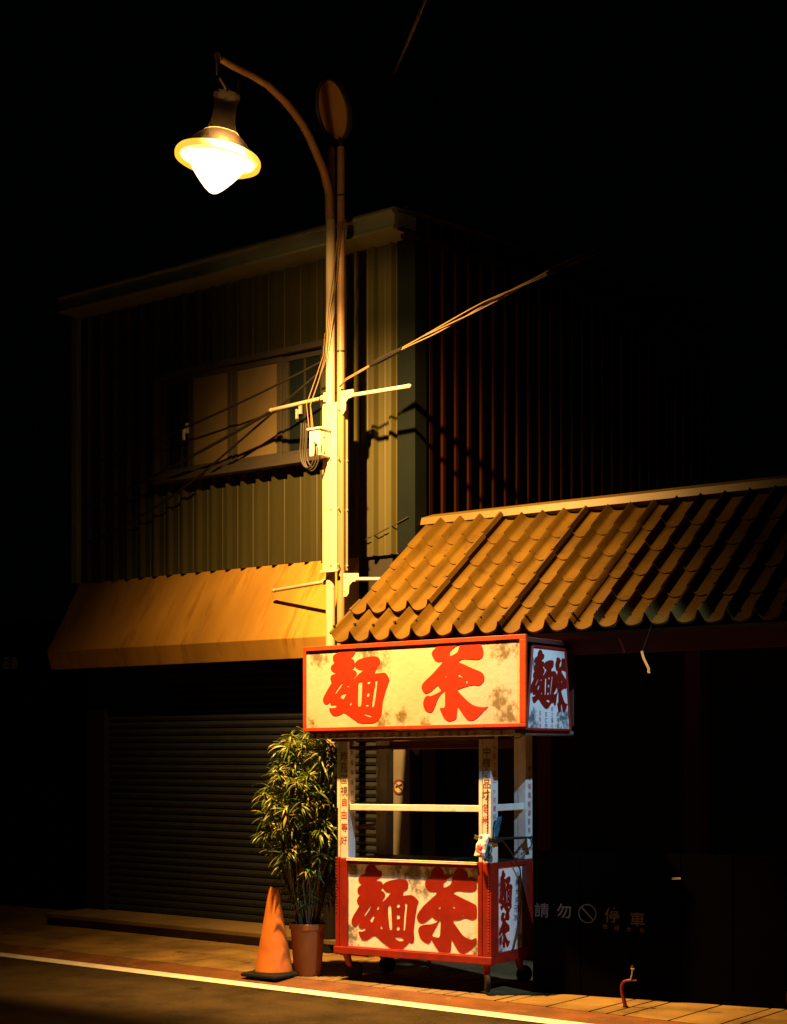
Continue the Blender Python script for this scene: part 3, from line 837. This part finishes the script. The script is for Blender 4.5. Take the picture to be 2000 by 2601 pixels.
# ------------------------------------------------------------------ junction box and its cables
jb = thing('junction_box', 'pale cable junction box with loops of cable fixed to the lamp post', 'box', (-7.76, 9.2, 3.84))
MB().box(-7.812, -7.706, 9.20, 9.325, 3.845, 4.045).build('body', M_['box'], jb, bevel=.006)
MB().prism_x([(9.185, 4.045), (9.185, 4.06), (9.25, 4.072), (9.335, 4.06), (9.335, 4.045)], -7.826, -7.695).build('lid', M_['box'], jb, bevel=.003)
for z in (3.87, 3.99):
    MB().box(-7.706, -7.698, 9.235, 9.248, z, z + .04).build('hinge', M_['box'], jb, bevel=.002)
lp = MB()
for q, (dx, dz, ry) in enumerate(((0, 0, 0), (.012, -.012, .01), (-.012, .01, -.012), (.02, .018, .02))):
    pts = []
    for i in range(19):
        t = i / 18
        a = R(150) + t * R(235)
        pts.append((-7.795 + dx + .068 * math.cos(a), 9.175 + ry + .02 * t, 3.88 + dz + .135 * math.sin(a)))
    pts = [(-7.845 + dx, 9.17 + ry, 4.10)] + pts + [(-7.74 + dx * .3, 9.25, 3.85)]
    lp.tube(pts, .0055, 6)
lp.build('cable_loops', M_['cable'], jb, smooth=True)

# ------------------------------------------------------------------ cables
def cable(name, label, paths, r, mat, group=None):
    mb = MB()
    for p in paths:
        mb.tube(p, r, 6)
    return tag(mb.build(name, mat, None, smooth=True), label, 'cable', group)
lead = [(-7.622, 9.355, 5.66), (-7.665, 9.352, 5.23), (-7.70, 9.345, 5.0), (-7.745, 9.335, 4.64), (-7.80, 9.31, 4.467), (-7.842, 9.25, 4.26), (-7.80, 9.23, 4.07)]
cable('cable_lead', 'thin pale cables running down the lamp post into the junction box',
      [lead, [(x - .012 - .02 * math.sin(i), y - .01, z - .01) for i, (x, y, z) in enumerate(lead)], [(-7.79, 9.36, 4.82)] + [(x - .03, y - .012, z) for x, y, z in lead[3:]]], .0036, M_['pale_cable'])
BP = [(-7.63, 9.345, 4.385), (-7.532, 9.30, 4.414), (-7.244, 9.30, 4.503), (-6.98, 9.30, 4.571), (-6.717, 9.30, 4.639), (-6.269, 9.30, 4.763), (-5.745, 9.30, 4.891), (-5.982, 10.3, 5.329), (-6.43, 12, 6.043), (-7.06, 14.5, 7.076)]
def along(t):
    t = t * (len(BP) - 1)
    i = min(int(t), len(BP) - 2)
    return Vector(BP[i]).lerp(Vector(BP[i + 1]), t - i)
tw = []
for s in range(3):
    p = []
    for i in range(73):
        t = i / 72
        a = t * (7 + 2.5 * s) + s * 2.1 + 1.5 * math.sin(t * 9 + s)
        rr = .005 + .020 * min(1, max(0, (t - .25) * 3)) * (.6 + .4 * math.sin(t * 15 + s * 2))
        p.append(along(t) + Vector((0, math.cos(a), math.sin(a))) * rr)
    tw.append(p)
cable('cable_bundle', 'twisted bundle of cables climbing right from the lamp post across the corrugated wall', tw, .0055, M_['pale_cable'])
tie = MB().tube([along(.20), along(.24), along(.29), along(.33)], [.012, .023, .021, .012], 8)
tie.build('tape_wrap', M_['rubber'], bpy.data.objects['cable_bundle'])
cable('overhead_wire', 'single wire running up out of the picture above the roof', [sag((-9.5, 12.2, 7.92), (-5.55, 7.65, 6.16), .05), sag((-9.5, 12.2, 7.93), (-5.55, 7.65, 6.185), .06)], .008, M_['pale_cable'])
cable('wall_cable', 'uppermost dark cable crossing in front of the window', [sag((-7.80, 9.45, 4.66), (-10.9, 9.78, 4.22), .05)], .009, M_['cable'], 'cables crossing the front of the corrugated house')
cable('wall_cable', 'thick dark cable running left from the tip of the upper left banner arm', [sag((-8.42, 9.50, 4.345), (-11.0, 9.80, 3.82), .03)], .013, M_['cable'], 'cables crossing the front of the corrugated house')
cable('wall_cable', 'steepest dark cable dropping across the tan window panels', [sag((-7.83, 9.45, 4.60), (-9.42, 9.72, 3.98), .0), sag((-9.42, 9.72, 3.98), (-11.1, 9.84, 3.50), .06)], .010, M_['cable'], 'cables crossing the front of the corrugated house')
cable('wall_cable', 'thin wire slanting across the foot of the corrugated wall beside the tiled roof', [sag((-8.1, 9.86, 3.19), (-7.36, 9.86, 3.42), .01)], .005, M_['cable'], 'cables crossing the front of the corrugated house')

# ------------------------------------------------------------------ food cart
SH = .0106
cart = thing('food_cart', 'red and white wooden food cart with big red characters on its sign and front panel', 'food cart', (-6.83, 8.311, 0), R(3))
W, D = 1.245, .555
def part(mb, name, mat, parent=None, bevel=.003, smooth=False):
    return mb.build(name, mat, parent or cart, local=True, shear=SH, bevel=bevel, smooth=smooth)
# base frame
fr = MB().box(-.003, W + .003, -.012, .045, .212, .262).box(-.003, W + .003, D - .05, D, .212, .262).box(-.003, .05, .045, D - .05, .212, .262).box(W - .047, W + .003, .045, D - .05, .212, .262)
part(fr, 'base_frame', M_['red_frame'], bevel=.005)
part(MB().box(.05, W - .047, .045, D - .05, .235, .25), 'floor_board', M_['dark_wood'])
# casters
for (cx, cy, rz) in ((.06, .06, .5), (W - .075, .06, -.9), (.06, D - .09, .3), (W - .07, D - .09, 1.2)):
    dx, dy = math.cos(rz), math.sin(rz)
    fk = MB().box(cx - .035, cx + .035, cy - .035, cy + .035, .198, .212)
    fk.tube([(cx, cy, .20), (cx + dx * .012, cy + dy * .012, .15), (cx + dx * .045, cy + dy * .045, .085)], [.026, .024, .014], 10)
    c = part(fk, 'caster', M_['red_frame'], bevel=0, smooth=True)
    w = MB().lathe([(.0, -.016), (.020, -.018), (.045, -.018), (.058, -.012), (.061, 0), (.058, .012), (.045, .018), (.020, .018), (.0, .016)], 24, (cx + dx * .05, cy + dy * .05, .092), Matrix((( -dy, 0, 0), (0, 0, 1), (0, 1, 0))) if False else Matrix.Rotation(rz, 3, 'Z') @ Matrix.Rotation(R(90), 3, 'X'))
    part(w, 'wheel', M_['rubber'], c, bevel=0, smooth=True)
# posts: lower red half, upper white half
def post(x0, x1, y0, y1, side):
    xm = x0 + (x1 - x0) * .34
    lo = MB().box(x0, xm - .003, y0, y1, .262, .868).box(xm + .003, x1, y0 - .002, y1, .262, .86).box(x0 + .004, x1 - .004, y0 + .006, y1 - .004, .262, .866)
    p = part(lo, 'lower_post', M_['red_frame'])
    dx = .006 if side < 0 else 0
    hi = MB().box(x0 + .006 + dx, xm - .002 + dx, y0 + .004, y1 - .004, .868, 1.70).box(xm + .003 + dx, x1 - .004 + dx, y0 + .002, y1 - .004, .862, 1.70).box(x0 + .010 + dx, x1 - .010 + dx, y0 + .010, y1 - .008, .866, 1.70)
    q = part(hi, 'post', M_['white_wood'])
    return p, q
pFL = post(.005, .108, 0, .095, -1)
pFR = post(1.140, 1.242, 0, .095, 1)
pRL = post(.010, .112, D - .10, D - .004, -1)
pRR = post(1.138, 1.240, D - .10, D - .004, 1)
def rivets(x, y, z0, z1, n, mat, parent, ax='y'):
    mb = MB()
    for i in range(n):
        z = z0 + (z1 - z0) * i / (n - 1)
        mb.lathe([(.0, .005), (.0045, .004), (.006, 0)], 7, (x, y, z), Matrix.Rotation(R(90), 3, 'X'))
    return part(mb, 'rivets', mat, parent, bevel=0)
rivets(.022, .0042, .885, 1.20, 20, M_['dark_metal'], pFL[1])
rivets(1.213, .0022, .90, 1.33, 24, M_['dark_metal'], pFR[1])
rivets(.014, 0, .50, .86, 18, M_['red_frame'], pFL[0])
rivets(1.222, -.002, .30, .78, 26, M_['orange_frame'], pFR[0])
# painted writing on the posts
def column(chars, ox, oy, oz0, oz1, size, ax, an, mat, parent, jit=.004):
    mb = MB()
    n = len(chars)
    for i, ch in enumerate(chars):
        if ch == ' ':
            continue
        z = oz0 + (oz1 - oz0) * i / max(1, n - 1)
        o = Vector((ox, oy, z)) + Vector(ax) * random.uniform(-jit, jit)
        put(mb, text_mesh(ch), o, ax, (0, 0, 1), size, size * random.uniform(.95, 1.15), an)
    return part(mb, 'lettering', mat, parent, bevel=0)
column('昨凡國視', .078, .0012, 1.555, 1.32, .062, (1, 0, 0), (0, -1, 0), M_['ink_brown'], pFL[1])
column('自由等好', .078, .0012, 1.245, .985, .056, (1, 0, 0), (0, -1, 0), M_['ink_red'], pFL[1])
column('高級風味古早', .1105, .048, 1.58, 1.24, .034, (0, 1, 0), (1, 0, 0), M_['ink_brown'], pFL[1])
column('中視食品坊', 1.205, .0012, 1.575, 1.30, .062, (1, 0, 0), (0, -1, 0), M_['ink_brown'], pFR[1])
column('食米', 1.198, .0012, 1.215, 1.14, .056, (1, 0, 0), (0, -1, 0), M_['ink_red'], pFR[1])
column('中視食品一小食部好茶', 1.2388, .046, 1.60, 1.10, .036, (0, 1, 0), (1, 0, 0), M_['ink_red'], pFR[1])
column('國食味風味香茶麵', 1.2368, .505, 1.46, 1.05, .040, (0, 1, 0), (1, 0, 0), M_['ink_red'], pRR[1])
# rails
mr = MB().box(.114, 1.140, .020, .060, 1.188, 1.230)
part(mr, 'cross_rail', M_['white_wood'])
part(MB().box(1.185, 1.222, .095, D - .10, 1.192, 1.234), 'cross_rail', M_['white_wood'])
part(MB().box(.03, .067, .095, D - .10, 1.190, 1.232), 'cross_rail', M_['white_wood'])
# counter
part(MB().box(.108, 1.14, -.004, D - .02, .842, .858).box(.02, W - .01, .095, D - .02, .842, .8575), 'counter', M_['counter'])
part(MB().box(.108, 1.140, -.012, .004, .861, .866).box(.108, 1.140, -.016, -.002, .848, .857), 'counter_trim', M_['trim'], bevel=.0015)
part(MB().box(.108, 1.140, -.010, .03, .826, .846), 'panel_rail', M_['red_frame'])
part(MB().box(.108, 1.140, -.004, .03, .262, .268), 'panel_rail', M_['red_frame'])
part(MB().box(W - .03, W + .002, .095, D - .10, .826, .858), 'panel_rail', M_['red_frame'])
part(MB().box(W - .03, W + .002, .095, D - .10, .262, .282), 'panel_rail', M_['red_frame'])
part(MB().box(.005, .03, .095, D - .10, .262, .858), 'side_panel', M_['red_frame'])
part(MB().box(.03, W - .03, D - .03, D - .01, .262, .842), 'back_panel', M_['dark_wood'])
# front panel with its two painted characters
fp = part(MB().box(.108, 1.140, .012, .026, .268, .826), 'front_panel', M_['panel'], bevel=0)
def glyph(key, parent, mat, place, name='lettering'):
    vf = curve_mesh([[(a / 1000, b / 1000) for a, b in chaikin(lp)] for lp in GLYPHS[key]], .0012)
    mb = MB()
    mb.add([place(a, b, c) for a, b, c in vf[0]], vf[1])
    return part(mb, name, mat, parent, bevel=0)
glyph('noodle_low', fp, M_['deep_red_letter'], lambda a, b, c: (a, .0113 - c, b))
glyph('tea_low', fp, M_['deep_red_letter'], lambda a, b, c: (a, .0113 - c, b))
# right side panel
sp = part(MB().box(W - .022, W - .006, .095, .40, .282, .826), 'side_panel', M_['side_panel'], bevel=0)
part(MB().box(W - .022, W - .002, .40, D - .10, .282, .826), 'side_panel', M_['dark_wood'], bevel=0)
def box_of(key):
    xs = [p[0] for p in GLYPHS[key][0]]; zs = [p[1] for p in GLYPHS[key][0]]
    return min(xs) / 1000, max(xs) / 1000, min(zs) / 1000, max(zs) / 1000
def fit(key, y0, y1, z0, z1, x):
    a0, a1, b0, b1 = box_of(key)
    return lambda a, b, c: (x + c, y0 + (a - a0) / (a1 - a0) * (y1 - y0), z0 + (b - b0) / (b1 - b0) * (z1 - z0))
glyph('noodle_low', sp, M_['crimson_letter'], fit('noodle_low', .098, .272, .525, .81, W - .0045))
glyph('tea_up', sp, M_['crimson_letter'], fit('tea_up', .10, .245, .305, .535, W - .0045))
column('小杯大杯', W - .0045, .335, .77, .60, .05, (0, 1, 0), (1, 0, 0), M_['ink_blue'], sp)
column('元冰', W - .0045, .315, .545, .49, .055, (0, 1, 0), (1, 0, 0), M_['ink_blue'], sp)
column('熱飲', W - .0045, .355, .545, .44, .045, (0, 1, 0), (1, 0, 0), M_['ink_red'], sp)
# sign box
bx = MB().box(-.203, 1.530, -.076, .60, 2.262, 2.292).box(-.19, 1.515, -.05, .58, 1.722, 1.742).box(-.203, -.185, -.076, .60, 1.735, 2.265).box(-.19, 1.52, .585, .60, 1.74, 2.26)
box = part(bx, 'sign_box', M_['dark_wood'])
sf = MB().box(-.203, 1.545, -.0915, -.070, 2.276, 2.306).box(-.203, 1.545, -.0915, -.070, 1.728, 1.752).box(-.203, -.178, -.0915, -.070, 1.752, 2.276).box(1.500, 1.545, -.0915, -.070, 1.752, 2.276)
part(sf, 'sign_frame', M_['orange_frame'], box, bevel=.0025)
sb = part(MB().box(-.178, 1.500, -.083, -.071, 1.752, 2.276), 'sign_board', M_['sign'], box, bevel=0)
glyph('noodle_up', sb, M_['red_letter'], lambda a, b, c: (a, -.0835 - c, max(1.7535, min(2.2755, b))))
glyph('tea_up', sb, M_['red_letter'], lambda a, b, c: (a, -.0835 - c, max(1.7535, min(2.2755, b))))
# tapered side sign facing right
xs_ = 1.532
tp = MB().plate([(xs_, -.062, 1.722), (xs_, .500, 1.722), (xs_, .430, 2.225), (xs_, .008, 2.225)], (1, 0, 0), .006)
sd = part(tp, 'side_sign', M_['side_panel'], box, bevel=0)
edge = MB()
for a, b in (((-.072, 1.712), (.002, 2.235)), ((.002, 2.235), (.437, 2.235)), ((.437, 2.235), (.508, 1.712)), ((.508, 1.712), (-.072, 1.712))):
    edge.tube([(xs_ + .006, a[0], a[1]), (xs_ + .006, b[0], b[1])], .011, 6)
part(edge, 'side_frame', M_['red_frame'], box, bevel=0)
glyph('noodle_low', sd, M_['crimson_letter'], lambda a, b, c: (xs_ + .0075 + c, -.045 + (a - .133) / (.679 - .133) * .34 + (b - .259) / .57 * .05 - .0, 1.845 + (b - .259) / .57 * .375))
glyph('tea_up', sd, M_['crimson_letter'], lambda a, b, c: (xs_ + .0075 + c, .275 + (a - .764) / .507 * .20, 1.825 + (b - 1.773) / .513 * .355))
for chs, yy, z0, z1, s, mt in (('注冬冷', .105, 1.818, 1.735, .034, 'ink_red'), ('古仁四', .185, 1.812, 1.735, .034, 'ink_green'), ('杯之風小', .265, 1.845, 1.735, .034, 'ink_red'), ('原味和', .345, 1.815, 1.738, .034, 'ink_brown')):
    column(chs, xs_ + .0066, yy, z0, z1, s, (0, 1, 0), (1, 0, 0), M_[mt], sd, jit=.002)
# header rail under the sign, with writing, and the beams behind it
hr = part(MB().box(-.175, 1.44, -.060, -.035, 1.674, 1.716).box(-.185, 1.40, -.056, -.035, 1.716, 1.727), 'header_rail', M_['white_wood'], bevel=.006)
hl = MB()
for i, ch in enumerate('香品古早味 茶麵小食中視農食品 由北視味中 食茶'):
    if ch != ' ':
        put(hl, text_mesh(ch), (-.12 + i * .064, -.0607, 1.694), (1, 0, 0), (0, 0, 1), .034 + random.uniform(-.004, .006), .036, (0, -1, 0))
part(hl, 'lettering', M_['ink_brown'], hr, bevel=0)
part(MB().box(-.01, W + .01, -.03, .02, 1.655, 1.674).box(-.01, W + .01, .02, D, 1.70, 1.722).box(.11, 1.14, .02, .05, 1.60, 1.625).box(.11, 1.14, D - .06, D - .02, 1.60, 1.66), 'roof_beam', M_['dark_wood'])
part(MB().tube([(1.51, -.06, 1.688), (1.51, .30, 1.690), (1.51, .58, 1.692)], .018, 12), 'side_tube', M_['steel'], bevel=0, smooth=True)
part(MB().tube([(.55, -.070, 1.727), (.80, -.070, 1.729)], .006, 8), 'tape_strip', M_['strap'], bevel=0)
wr = [(1.40, -.055, 1.675), (1.43, -.05, 1.66), (1.47, -.045, 1.66), (1.50, -.05, 1.675), (1.515, -.06, 1.70)]
part(MB().tube(wr, .004, 6), 'wire', M_['pale_cable'], bevel=0, smooth=True)

# ------------------------------------------------------------------ things hanging on the cart
def cw(x, y, z):
    c, s = math.cos(R(3)), math.sin(R(3))
    return Vector((-6.83 + x * c - y * s, 8.311 + x * s + y * c, z + SH * x))
def sheet(outline, nu, nv, crump, th, seed):
    """a small crumpled sheet: outline gives four corners (cart coordinates)"""
    a, b, c, d = [cw(*p) for p in outline]
    n = (b - a).cross(d - a).normalized()
    mb = MB()
    vs, fs = [], []
    for j in range(nv + 1):
        for i in range(nu + 1):
            u, v = i / nu, j / nv
            p = a.lerp(b, u).lerp(d.lerp(c, u), v)
            q = noise.noise((u * 3 + seed, v * 3.5, seed * 2.3))
            vs.append(p + n * crump * q + (b - a) * .10 * noise.noise((u * 2, v * 4 + seed, 5)))
    for j in range(nv):
        for i in range(nu):
            k = j * (nu + 1) + i
            fs.append((k, k + 1, k + nu + 2, k + nu + 1))
    return mb.add(vs, fs)
nt = thing('paper_notes', 'crumpled white and pink papers tied to the right front post of the cart', 'paper', cw(1.19, -.04, .88))
sheet([(1.175, -.035, 1.045), (1.245, -.03, 1.05), (1.222, -.05, .895), (1.142, -.05, .912)], 8, 10, .022, .001, 1.3).build('note', M_['paper'], nt, smooth=True, solid=.0015)
sheet([(1.172, -.058, .985), (1.215, -.060, .975), (1.208, -.066, .925), (1.165, -.064, .935)], 5, 6, .008, .001, 1.5).build('print', M_['pink'], nt, smooth=True, solid=.001)
sheet([(1.22, -.03, .99), (1.265, -.02, .98), (1.262, -.03, .87), (1.21, -.04, .88)], 7, 9, .03, .001, 4.1).build('plastic_wrap', M_['blue_film'], nt, smooth=True, solid=.001)
bb = sheet([(1.262, .022, 1.150), (1.262, .112, 1.165), (1.252, .060, 1.018), (1.252, .012, 1.022)], 7, 9, .014, .001, 7.7).build('plastic_bag', M_['blue_film'], None, smooth=True, solid=.0015)
tag(bb, 'small dark blue plastic bag tucked behind the cord on the right front post', 'bag')
tg = sheet([(1.258, .43, 1.010), (1.258, .468, 1.012), (1.262, .492, .925), (1.262, .448, .918)], 4, 6, .006, .001, 9.2).build('card', M_['side_panel'], None, smooth=True, solid=.002)
tag(tg, 'small pale card hanging from the cord at the rear right post of the cart', 'card')
rp = MB()
loop = [cw(*p) for p in ((1.13, -.012, 1.035), (1.15, -.022, 1.03), (1.20, -.014, 1.025), (1.25, -.012, 1.02), (1.262, .03, 1.012), (1.256, .10, 1.015), (1.255, .25, 1.012), (1.252, .40, 1.008), (1.254, .48, 1.004), (1.25, .52, 1.008))]
rp.tube(loop, .009, 8)
rp.tube([p + Vector((0, -.004, -.014)) for p in loop[:6]], .009, 8)
rp.tube([cw(1.258, .10, 1.012), cw(1.275, .20, .92), cw(1.275, .31, .81), cw(1.27, .34, .70), cw(1.262, .33, .45), cw(1.258, .25, .28)], .0055, 6)
rp.tube([cw(1.25, .52, 1.0), cw(1.27, .47, .95), cw(1.262, .35, .90)], .004, 6)
tag(rp.build('cord', M_['cable'], None, smooth=True), 'dark cord tied round the right posts of the cart and hanging down its side', 'cord')

# ------------------------------------------------------------------ traffic cone
cone = thing('traffic_cone', 'worn orange traffic cone on a black base at the edge of the pavement', 'traffic cone', (-7.295, 8.21, .01))
cc = (-7.295, 8.21, .0)
bs = MB()
h = .165
ptsb = [(-h, -h), (h, -h), (h, h), (-h, h)]
bs.box(cc[0] - h, cc[0] + h, cc[1] - h, cc[1] + h, .028, .056)
bs.lathe([(.158, .056), (.146, .066), (.136, .068)], 32, cc)
bs.build('base', M_['rubber'], cone, bevel=.012)
MB().lathe([(.132, .060), (.129, .085), (.123, .12), (.080, .36), (.0375, .615), (.033, .640), (.029, .646), (.024, .640), (.02, .55)], 40, cc).build('body', M_['cone'], cone, smooth=True)

# ------------------------------------------------------------------ potted plant
plant = thing('potted_plant', 'tall leafy plant in a terracotta pot between the cone and the food cart', 'plant', (-7.13, 8.38, .03))
pc = Vector((-7.13, 8.38, 0))
MB().lathe([(.0, .032), (.092, .032), (.096, .04), (.118, .345), (.119, .352), (.129, .354), (.131, .39), (.126, .394), (.120, .390), (.112, .34)], 40, pc).build('pot', M_['pot'], plant, smooth=True)
MB().lathe([(.112, .352), (.08, .362), (.0, .368)], 24, pc).build('soil', M_['soil'], plant)
rnd = random.Random(5)
def clump(mb, c, axis, n, ln):
    axis = axis.normalized()
    t1 = axis.orthogonal().normalized()
    t2 = axis.cross(t1)
    for i in range(n):
        a = i * 2.399 + rnd.uniform(-.4, .4)
        el = rnd.uniform(-.25, .95)
        d = (t1 * math.cos(a) + t2 * math.sin(a)) * math.cos(el) + axis * math.sin(el)
        L = ln * rnd.uniform(.65, 1.2)
        w = L * rnd.uniform(.048, .074)
        side = d.cross(Vector((0, 0, 1)))
        if side.length < .05: side = t1.copy()
        side.normalize()
        side = (side + Vector((rnd.uniform(-.5, .5), rnd.uniform(-.5, .5), rnd.uniform(-.5, .5)))).normalized()
        base = c + axis * rnd.uniform(-.05, .02)
        droop = rnd.uniform(.35, 1.0)
        vs = []
        p, dd = base.copy(), d.copy()
        ws = [.45, .9, 1.0, .8, .45, .04]
        for k in range(6):
            up = dd.cross(side).normalized()
            vs += [p - side * w * ws[k] + up * w * .25, p - up * w * .15 * (k < 5), p + side * w * ws[k] + up * w * .25]
            dd = (dd + Vector((0, 0, -droop * .36))).normalized()
            p = p + dd * (L / 5)
        fs = []
        for k in range(5):
            fs += [(3 * k, 3 * k + 1, 3 * k + 4, 3 * k + 3), (3 * k + 1, 3 * k + 2, 3 * k + 5, 3 * k + 4)]
        mb.add(vs, fs)
RT, FW = Vector((.7958, .6055, 0)), Vector((-.6055, .7958, 0))
fol = MB()
def rosette(x, z, y, n, ln, stem_to=None):
    c = pc + RT * x + FW * y + Vector((0, 0, z))
    root = pc + RT * (x * .18 + rnd.uniform(-.03, .03)) + FW * (y * .18) + Vector((0, 0, .36))
    k1 = root.lerp(c, .45) + Vector((rnd.uniform(-.03, .03), rnd.uniform(-.03, .03), .10))
    stems.append([root, root.lerp(k1, .5) + Vector((rnd.uniform(-.012, .012), rnd.uniform(-.012, .012), 0)), k1, k1.lerp(c, .6) + Vector((0, 0, .02)), c])
    clump(fol, c, (c - k1).normalized() + Vector((0, 0, .55)), n, ln)
stems = []
def width(z):     # half-width and centre of the crown by height
    pts = [(.50, .13, .02), (.66, .20, -.01), (.85, .265, -.035), (1.05, .31, -.05), (1.25, .315, -.055), (1.42, .295, -.025), (1.56, .24, -.01), (1.66, .145, -.04), (1.74, .05, -.06)]
    for a, b in zip(pts, pts[1:]):
        if a[0] <= z <= b[0]:
            t = (z - a[0]) / (b[0] - a[0])
            return a[1] + (b[1] - a[1]) * t, a[2] + (b[2] - a[2]) * t
    return .05, 0
placed = []
tries = 0
while len(placed) < 135 and tries < 14000:
    tries += 1
    z = rnd.uniform(.54, .90) if len(placed) < 26 else rnd.uniform(.85, 1.71)
    hw, cx = width(z)
    a = rnd.uniform(0, 2 * math.pi)
    rr = hw * math.sqrt(rnd.uniform(.12, 1))
    x, y = cx + .03 + rr * math.cos(a), rr * math.sin(a) * .8
    if any((x - q[0]) ** 2 + (y - q[2]) ** 2 + (z - q[1]) ** 2 < .066 ** 2 for q in placed): continue
    placed.append((x, z, y))
    rosette(x, z, y, rnd.randint(17, 26), rnd.uniform(.100, .145))
fo = fol.build('foliage', M_['leaf'], plant)
sm = MB()
for p in stems:
    sm.tube(p, [.007, .0065, .006, .005, .004], 6)
sm.build('stems', M_['stem'], plant, smooth=True)

# ------------------------------------------------------------------ small things
br = thing('straw_broom', 'small straw broom leaning upside down behind the left end of the cart', 'broom', (-6.99, 9.05, .03))
b0, b1, b2 = Vector((-6.985, 8.80, 1.045)), Vector((-6.86, 8.86, 1.085)), Vector((-6.62, 9.15, .03))
bm_ = MB()
dirb = (b0 - b1).normalized()
for i in range(26):
    j = Vector((rnd.uniform(-1, 1), rnd.uniform(-1, 1), rnd.uniform(-1, 1))) * .018
    bm_.tube([b1 + j * .4 + dirb * .04, b1.lerp(b0, .75) + j, b0 + j * 1.6 + dirb * rnd.uniform(0, .04)], [.003, .003, .001], 5)
bm_.build('bristles', M_['brush'], br)
MB().tube([b1 + dirb * .05, b1, b1.lerp(b2, .08), b2], [.016, .017, .013, .012], 10).build('handle', M_['brush'], br, smooth=True)

sp_ = thing('red_stand', 'bent red metal stand with a small chrome knob on the pavement right of the cart', 'stand', (-4.69, 8.50, .03))
MB().tube([(-4.690, 8.50, .031), (-4.706, 8.50, .09), (-4.716, 8.50, .135), (-4.714, 8.50, .165), (-4.700, 8.50, .185), (-4.678, 8.50, .194), (-4.656, 8.50, .197), (-4.62, 8.51, .198)], [.013, .012, .011, .010, .009, .008, .007, .006], 12).build('tube', M_['stand'], sp_, smooth=True)
MB().tube([(-4.655, 8.498, .198), (-4.645, 8.498, .236), (-4.642, 8.499, .262)], .0045, 8).build('rod', M_['steel'], sp_, smooth=True)
MB().lathe([(.0, .016), (.009, .013), (.014, .004), (.013, -.006), (.007, -.013), (.0, -.015)], 16, (-4.640, 8.499, .275)).build('knob', M_['chrome'], sp_, smooth=True)
MB().lathe([(.0, .04), (.016, .038), (.018, .031)], 12, (-4.690, 8.50, 0)).build('foot', M_['rubber'], sp_, smooth=True)

hs = MB()
q = [(-4.664, 8.66, 2.21), (-4.660, 8.66, 2.19), (-4.652, 8.66, 2.165), (-4.640, 8.66, 2.142), (-4.628, 8.66, 2.12), (-4.616, 8.66, 2.098), (-4.618, 8.66, 2.085), (-4.613, 8.66, 2.072)]
hs.tube([(a - .004, b, c) for a, b, c in q], .0045, 6).tube([(a + .004, b, c) for a, b, c in q], .0045, 6)
hk = MB().tube([(-4.664, 8.66, 2.205), (-4.664, 8.74, 2.31), (-4.664, 8.80, 2.41)], .0016, 5)
hco = (hs.build('hanging_cord', M_['strap'], None, smooth=True))
hk.build('string', M_['rubber'], hco)
tag(hco, 'short frayed yellow cord hanging from the eave over the black board fence', 'cord')
